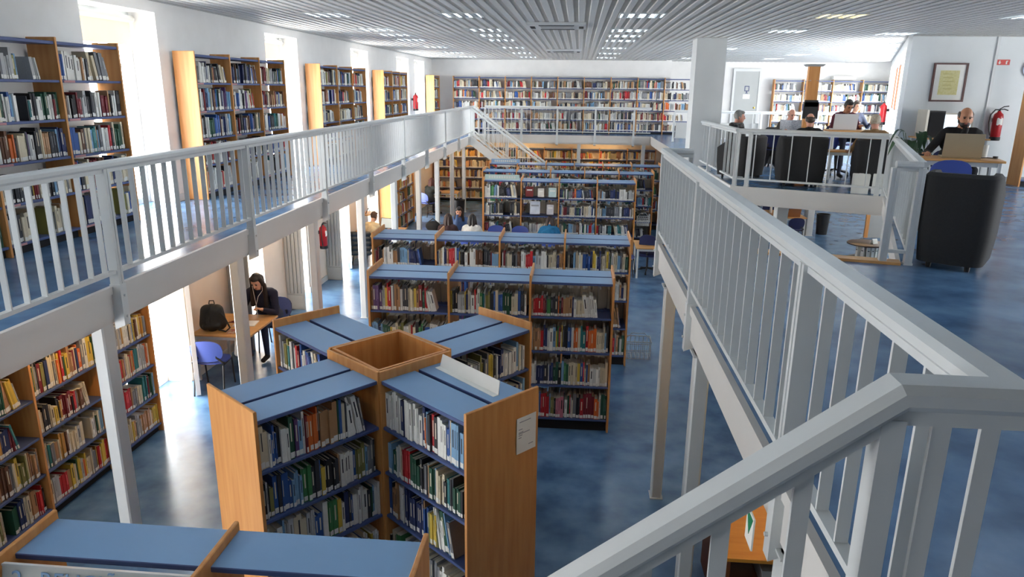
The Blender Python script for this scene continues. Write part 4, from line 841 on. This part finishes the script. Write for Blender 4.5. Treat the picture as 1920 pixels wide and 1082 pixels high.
for i, (x_, y_) in enumerate(((4.66,12.24),(4.98,12.22))):
    t = thing('paper_bag', ['white paper bag on the floor left of the armchair feet','white paper bag on the floor right of the armchair feet'][i], 'bag', (x_,y_+.1,U), R_(-20)); MB().add([(-.13,-.05,0),(.13,-.05,0),(.13,.05,0),(-.13,.05,0),(-.13,-.05,.32),(.14,-.05,.31),(.13,.05,.32),(-.12,.05,.32)], [(0,3,2,1),(0,1,5,4),(1,2,6,5),(2,3,7,6),(3,0,4,7)]).build('bag', PAPER, t); MB().tube([(-.05,-.05,.27),(-.03,-.05,.33),(.03,-.05,.33),(.05,-.05,.27)], .005, 5).build('handle', PAPER, t)
t = thing('dark_coat', 'dark quilted coat draped over a chair beside the newspaper reader', 'coat', (4.02,15.6,U+.12)); b = Blob(); b.cap((-.2,0,.1),.16,(-.12,0,.55),.14); b.cap((.18,0,.1),.16,(.1,0,.55),.14); b.cap((-.12,0,.62),.13,(.12,0,.62),.13); V, F, tg = b.fuse(.02,1); m = MB(); m.v = [tuple(v) for v in V]; m.f = F; m.m = tg; m.build('coat', mat('dark_coat',(38,34,36),.7,.15,30), t, True)
shell_chair('chair under the dark quilted coat', (4.02,15.62,U), R_(180), CHAIRD)
extinguisher('red fire extinguisher hanging on the window wall of the reading area', (8.7,22.1,U+.72), R_(-110), 1.25)
# far door with pictogram
d = bpy.data.objects.new('door_3', None); COL.objects.link(d); struct(d); d.location = (5.9,29.6,U)
B('door_leaf', DOORG, ((.08,-.06,0),(.98,-.02,2.35)), parent=d); B('door_frame', WHITE, ((0,-.08,0),(.08,0,2.45)),((.98,-.08,0),(1.06,0,2.45)),((.08,-.08,2.35),(.98,0,2.45)), parent=d); MB().lathe([(.03,-.03),(.035,0),(.03,.03)], 12, (.88,-.09,1.0)).build('door_knob', mat('brass',(220,190,90),.3,metal=1.), d, True)
t = thing('door_sign', 'small blue monitor pictogram above a white notice on the grey door', 'sign', (6.45,29.535,U+1.45)); PB = mat('pictogram_blue',(60,72,110),.5)
B('frame', PB, ((-.09,-.004,.16),(.09,0,.19)),((-.09,-.004,.33),(.09,0,.36)),((-.09,-.004,.19),(-.06,0,.33)),((.06,-.004,.19),(.09,0,.33)),((-.02,-.004,.1),(.02,0,.16)),((-.05,-.004,.08),(.05,0,.1)), parent=t); B('notice', PAPER, ((-.13,-.004,-.12),(.13,0,.05)), parent=t)
B_ = thing('box_stack', 'white flat box on top of the pale bookcase', 'box', (9.55,29.25,U+2.07)); B('carton', PAPER, ((0,0,0),(.8,.28,.1)), parent=B_); B('lid', PAPER, ((-.01,-.01,.1),(.81,.29,.12)), parent=B_)
# display books of the ground floor display bay
for i, (x_, z, w_, h_, c, nm) in enumerate(((.1,1.6,.2,.26,(120,40,38),'dark red'),(.42,1.6,.16,.22,(220,216,206),'cream'),(.7,1.6,.2,.24,(190,214,214),'pale aqua'),(.22,1.14,.26,.34,(200,208,220),'white poster-like'),(.66,1.14,.18,.26,(206,206,210),'silver'))):
    t = thing('display_book', 'face-out %s book on the display shelves behind the students' % nm, 'book', (-1.4+x_,18.7,z), 0, 'face-out books behind the students'); t.rotation_euler = (R_(-14),0,0)
    B('cover', mat('display_%d' % i, c, .5, .1, 9), ((0,0,0),(w_,.018,h_)), parent=t); B('title_band', PAPER if i != 3 else INK, ((.03,-.002,h_*.6),(w_-.03,0,h_*.72)), parent=t)
# ================================================================== BOOKS
PAL = {'white':(226,226,220),'cream':(214,202,174),'light grey':(178,180,180),'grey':(120,122,126),'black':(30,30,34),'charcoal':(52,54,60),'navy':(36,48,92),'blue':(44,84,150),'light blue':(122,164,198),'teal':(38,112,116),'dark green':(32,78,58),'green':(64,128,74),'olive':(130,128,72),'yellow':(214,184,74),'ochre':(186,138,62),'orange':(216,106,44),'red':(184,36,42),'dark red':(118,28,38),'brown':(104,68,46),'tan':(172,130,90),'pink':(200,120,136),'purple':(92,62,110)}
STY = {'mix': dict(white=24,cream=16,black=10,charcoal=9,navy=8,blue=6,red=2,brown=6,yellow=1,orange=1,grey=8,teal=2,tan=4,purple=2,olive=2),
 'muted': dict(white=28,cream=26,black=8,charcoal=8,navy=4,blue=3,red=5,brown=8,orange=2,grey=9,tan=9),
 'bright': dict(white=20,cream=12,black=10,charcoal=6,navy=6,blue=7,red=7,green=3,teal=4,yellow=4,orange=3,grey=5,tan=4,pink=2,purple=2,olive=2),
 'warm': dict(cream=24,white=8,tan=9,red=8,brown=7,yellow=7,ochre=6,navy=5,black=5,grey=4,olive=3,teal=3,orange=4),
 'old': dict(cream=30,ochre=14,yellow=9,tan=12,brown=12,white=8,olive=6,navy=4,red=6,black=4,orange=3), 'pale': dict(white=46,cream=18,grey=6,blue=5,navy=4,red=4,charcoal=5,tan=6),
 'dark': dict(white=24,cream=12,black=15,charcoal=12,navy=7,blue=5,red=4,green=3,grey=8,brown=6,teal=3,orange=3)}
for k, dct in list(STY.items()):
    dct.update({'light grey':6,'light blue':5 if k != 'old' else 1,'dark green':5,'dark red':4}); STY[k] = (list(dct), list(dct.values()))
rng = random.Random(11)
ALL = []
for ri, r in enumerate(ROWS):
    names, wts = STY[r['style']]; x = 0.; n = 0; L_ = r['l']; end = L_*(1 if rng.random() < r['fill']-.25 else rng.uniform(.78,.98)); base = rng.uniform(.68,.9)*min(r['h'],.36); run = 0
    if r['short'] == 'display row bookcase' and r['side'] == 0 and r['bay'] == 1 and r['lev'] in ('top','second'): continue
    dep = rng.uniform(.15,.2); far = r['o'].y > 15; lean_from = rng.uniform(.55,.9)*end if end < L_*.985 else 9; col = None
    hole = rng.uniform(.3,.6)*L_ if rng.random() < .12 else -1
    while True:
        w_ = rng.choice((.012,.016,.02,.022,.026,.03,.034,.042))*(1.15 if far else 1); 
        if run <= 0: col = rng.choices(names, wts)[0]; run = rng.choice((1,1,1,1,1,2,3,4)); hrun = base*rng.uniform(.82,1.14)
        run -= 1; h_ = min(r['h']-.012, hrun*rng.uniform(.97,1.03) if run else base*rng.uniform(.8,1.15)); th = 0
        if hole > 0 and x > hole: x += rng.uniform(.08,.22); hole = -1; continue
        if x > lean_from: th = -R_(rng.uniform(6,13))
        if x+w_*1.02 > end-(abs(math.sin(th))*0): break
        n += 1; ALL.append((ri, n, x, w_, min(dep*rng.uniform(.85,1.12), r['d']), h_, th, col, rng.uniform(0,.022), rng.random())); x += w_*1.03+.0008
def bmat(b):
    r = ROWS[b[0]]; th = b[6]; up = b[3]*abs(math.sin(th)) if th > 0 else 0
    return Matrix.Translation(r['o'])@Matrix.Rotation(r['rz'],4,'Z')@Matrix.Translation((b[2],b[8],up+.0005))@Matrix.Rotation(th,4,'Y')
dg = bpy.context.evaluated_depsgraph_get(); dg.update(); score = []
CRT = CR.T
for i, b in enumerate(ALL):
    M = bmat(b); c = M@Vector((b[3]/2,-.004,b[5]/2)); v = c-CAM; q = CRT@np.array(v)
    if q[2] < .3: continue
    px_, py_ = 960+1349*q[0]/q[2], 541+1349*q[1]/q[2]
    if not (4 < px_ < 1916 and 4 < py_ < 1078): continue
    nrm = M.to_3x3()@Vector((0,-1,0)); fc = nrm.dot(-v.normalized())
    if fc <= .05: continue
    score.append((b[3]*b[5]*fc/(q[2]**2), i, c, v))
score.sort(key=lambda s: -s[0]); sel = []
for s, i, c, v in score:
    hit, loc, *_ = SC.ray_cast(dg, CAM+v.normalized()*.3, v.normalized(), distance=v.length-.34)
    if not hit: sel.append(i)
    if len(sel) >= 300: break
SEL = set(sel)
# individual books: shared unit meshes, scaled per book
UB = MB(); UB.box((0,0,0),(.12,1,1)); UB.box((.88,0,0),(1,1,1)); UB.box((.12,0,0),(.88,.06,1)); UB.add([(.35,-.002,.42),(.65,-.002,.42),(.65,-.002,.85),(.35,-.002,.85)], [(0,1,2,3)], 1)
UBM = UB.mesh('book_cover', [PAPER, INK]); UPM = MB().box((.13,.07,.02),(.87,.97,.975)).mesh('book_pages', PAGES); ULM = MB().box((.06,-.006,.03),(.94,-.003,.17)).mesh('spine_label', LABEL)
BM = {k: mat('book_'+k.replace(' ','_'), c, .55, .06, 14) for k, c in PAL.items()}
INKL = mat('title_light', (214,206,180), .6); INKD = mat('title_dark', (40,40,48), .6)
cnt = {}
for b in ALL: cnt[b[0]] = max(cnt.get(b[0],0), b[1])
for i in sel:
    b = ALL[i]; r = ROWS[b[0]]; M = bmat(b)@Matrix.Diagonal((b[3],b[4],b[5],1)); lum = sum(PAL[b[7]])/3
    bay = '' if r['nb'] == 1 else (' bay %d,' % (r['bay']+1)); size = 'thin ' if b[3] < .017 else ('thick ' if b[3] > .033 else '')
    lb = '%s%s book, %s from left, %s shelf,%s %s' % (size, b[7], nth(b[1]), r['lev'], bay, r['short'])
    if r['side'] == 1: lb = lb  # seen from its own side
    o = bpy.data.objects.new('book', UBM); COL.objects.link(o); o.matrix_world = M; tag(o, lb, 'book', 'books on the shelves')
    o.material_slots[0].link = 'OBJECT'; o.material_slots[0].material = BM[b[7]]; o.material_slots[1].link = 'OBJECT'; o.material_slots[1].material = (INKD if lum > 130 else INKL) if b[9] < .6 else BM[b[7]]
    link(UPM, 'pages', o)
    if b[9] > .08: link(ULM, 'spine_label', o)
# all the remaining books as one object
V = []; F = []; Cc = []
pg, lbc = L((208,200,180)), L((228,228,222))
for i, b in enumerate(ALL):
    if i in SEL: continue
    M = bmat(b); w_, d_, h_ = b[3], b[4], b[5]; n = len(V); j = .8+.4*rng.random(); c = tuple(v*j for v in L(PAL[b[7]]))
    V += [M@Vector(p) for p in ((0,0,0),(w_,0,0),(w_,d_,0),(0,d_,0),(0,0,h_),(w_,0,h_),(w_,d_,h_),(0,d_,h_))]
    F += [(n,n+1,n+5,n+4),(n+1,n+2,n+6,n+5),(n+3,n,n+4,n+7),(n+4,n+5,n+6,n+7),(n+2,n+3,n+7,n+6)]; Cc += [c,c,c,pg,pg]
    if b[9] > .08:
        n = len(V); V += [M@Vector(p) for p in ((w_*.06,-.0015,h_*.03),(w_*.94,-.0015,h_*.03),(w_*.94,-.0015,h_*.17),(w_*.06,-.0015,h_*.17))]; F.append((n,n+1,n+2,n+3)); Cc.append(lbc)
    if b[9] < .6:
        k = rng.uniform(.3,.5); n = len(V); V += [M@Vector(p) for p in ((w_*.36,-.0015,h_*k),(w_*.64,-.0015,h_*k),(w_*.64,-.0015,h_*.85),(w_*.36,-.0015,h_*.85))]; F.append((n,n+1,n+2,n+3)); Cc.append(tuple(v*.35 for v in c) if sum(c) > .9 else tuple(min(1,v*1.5+.15) for v in c))
me = bpy.data.meshes.new('books'); me.from_pydata(V, [], F)
at = me.color_attributes.new('Col', 'FLOAT_COLOR', 'CORNER'); arr = np.ones((len(F),4,4)); arr[:,:,:3] = np.array(Cc)[:,None,:]; at.data.foreach_set('color', arr.ravel())
m = bpy.data.materials.new('book_covers'); m.use_nodes = True; a_ = m.node_tree.nodes.new('ShaderNodeVertexColor'); a_.layer_name = 'Col'; bs = m.node_tree.nodes['Principled BSDF']; m.node_tree.links.new(a_.outputs[0], bs.inputs['Base Color']); bs.inputs['Roughness'].default_value = .55
me.materials.append(m); o = link(me, 'books'); o['kind'] = 'stuff'; tag(o, 'rows of assorted books filling the shelves throughout the library', 'books')
print('BOOKS', len(ALL), len(sel))
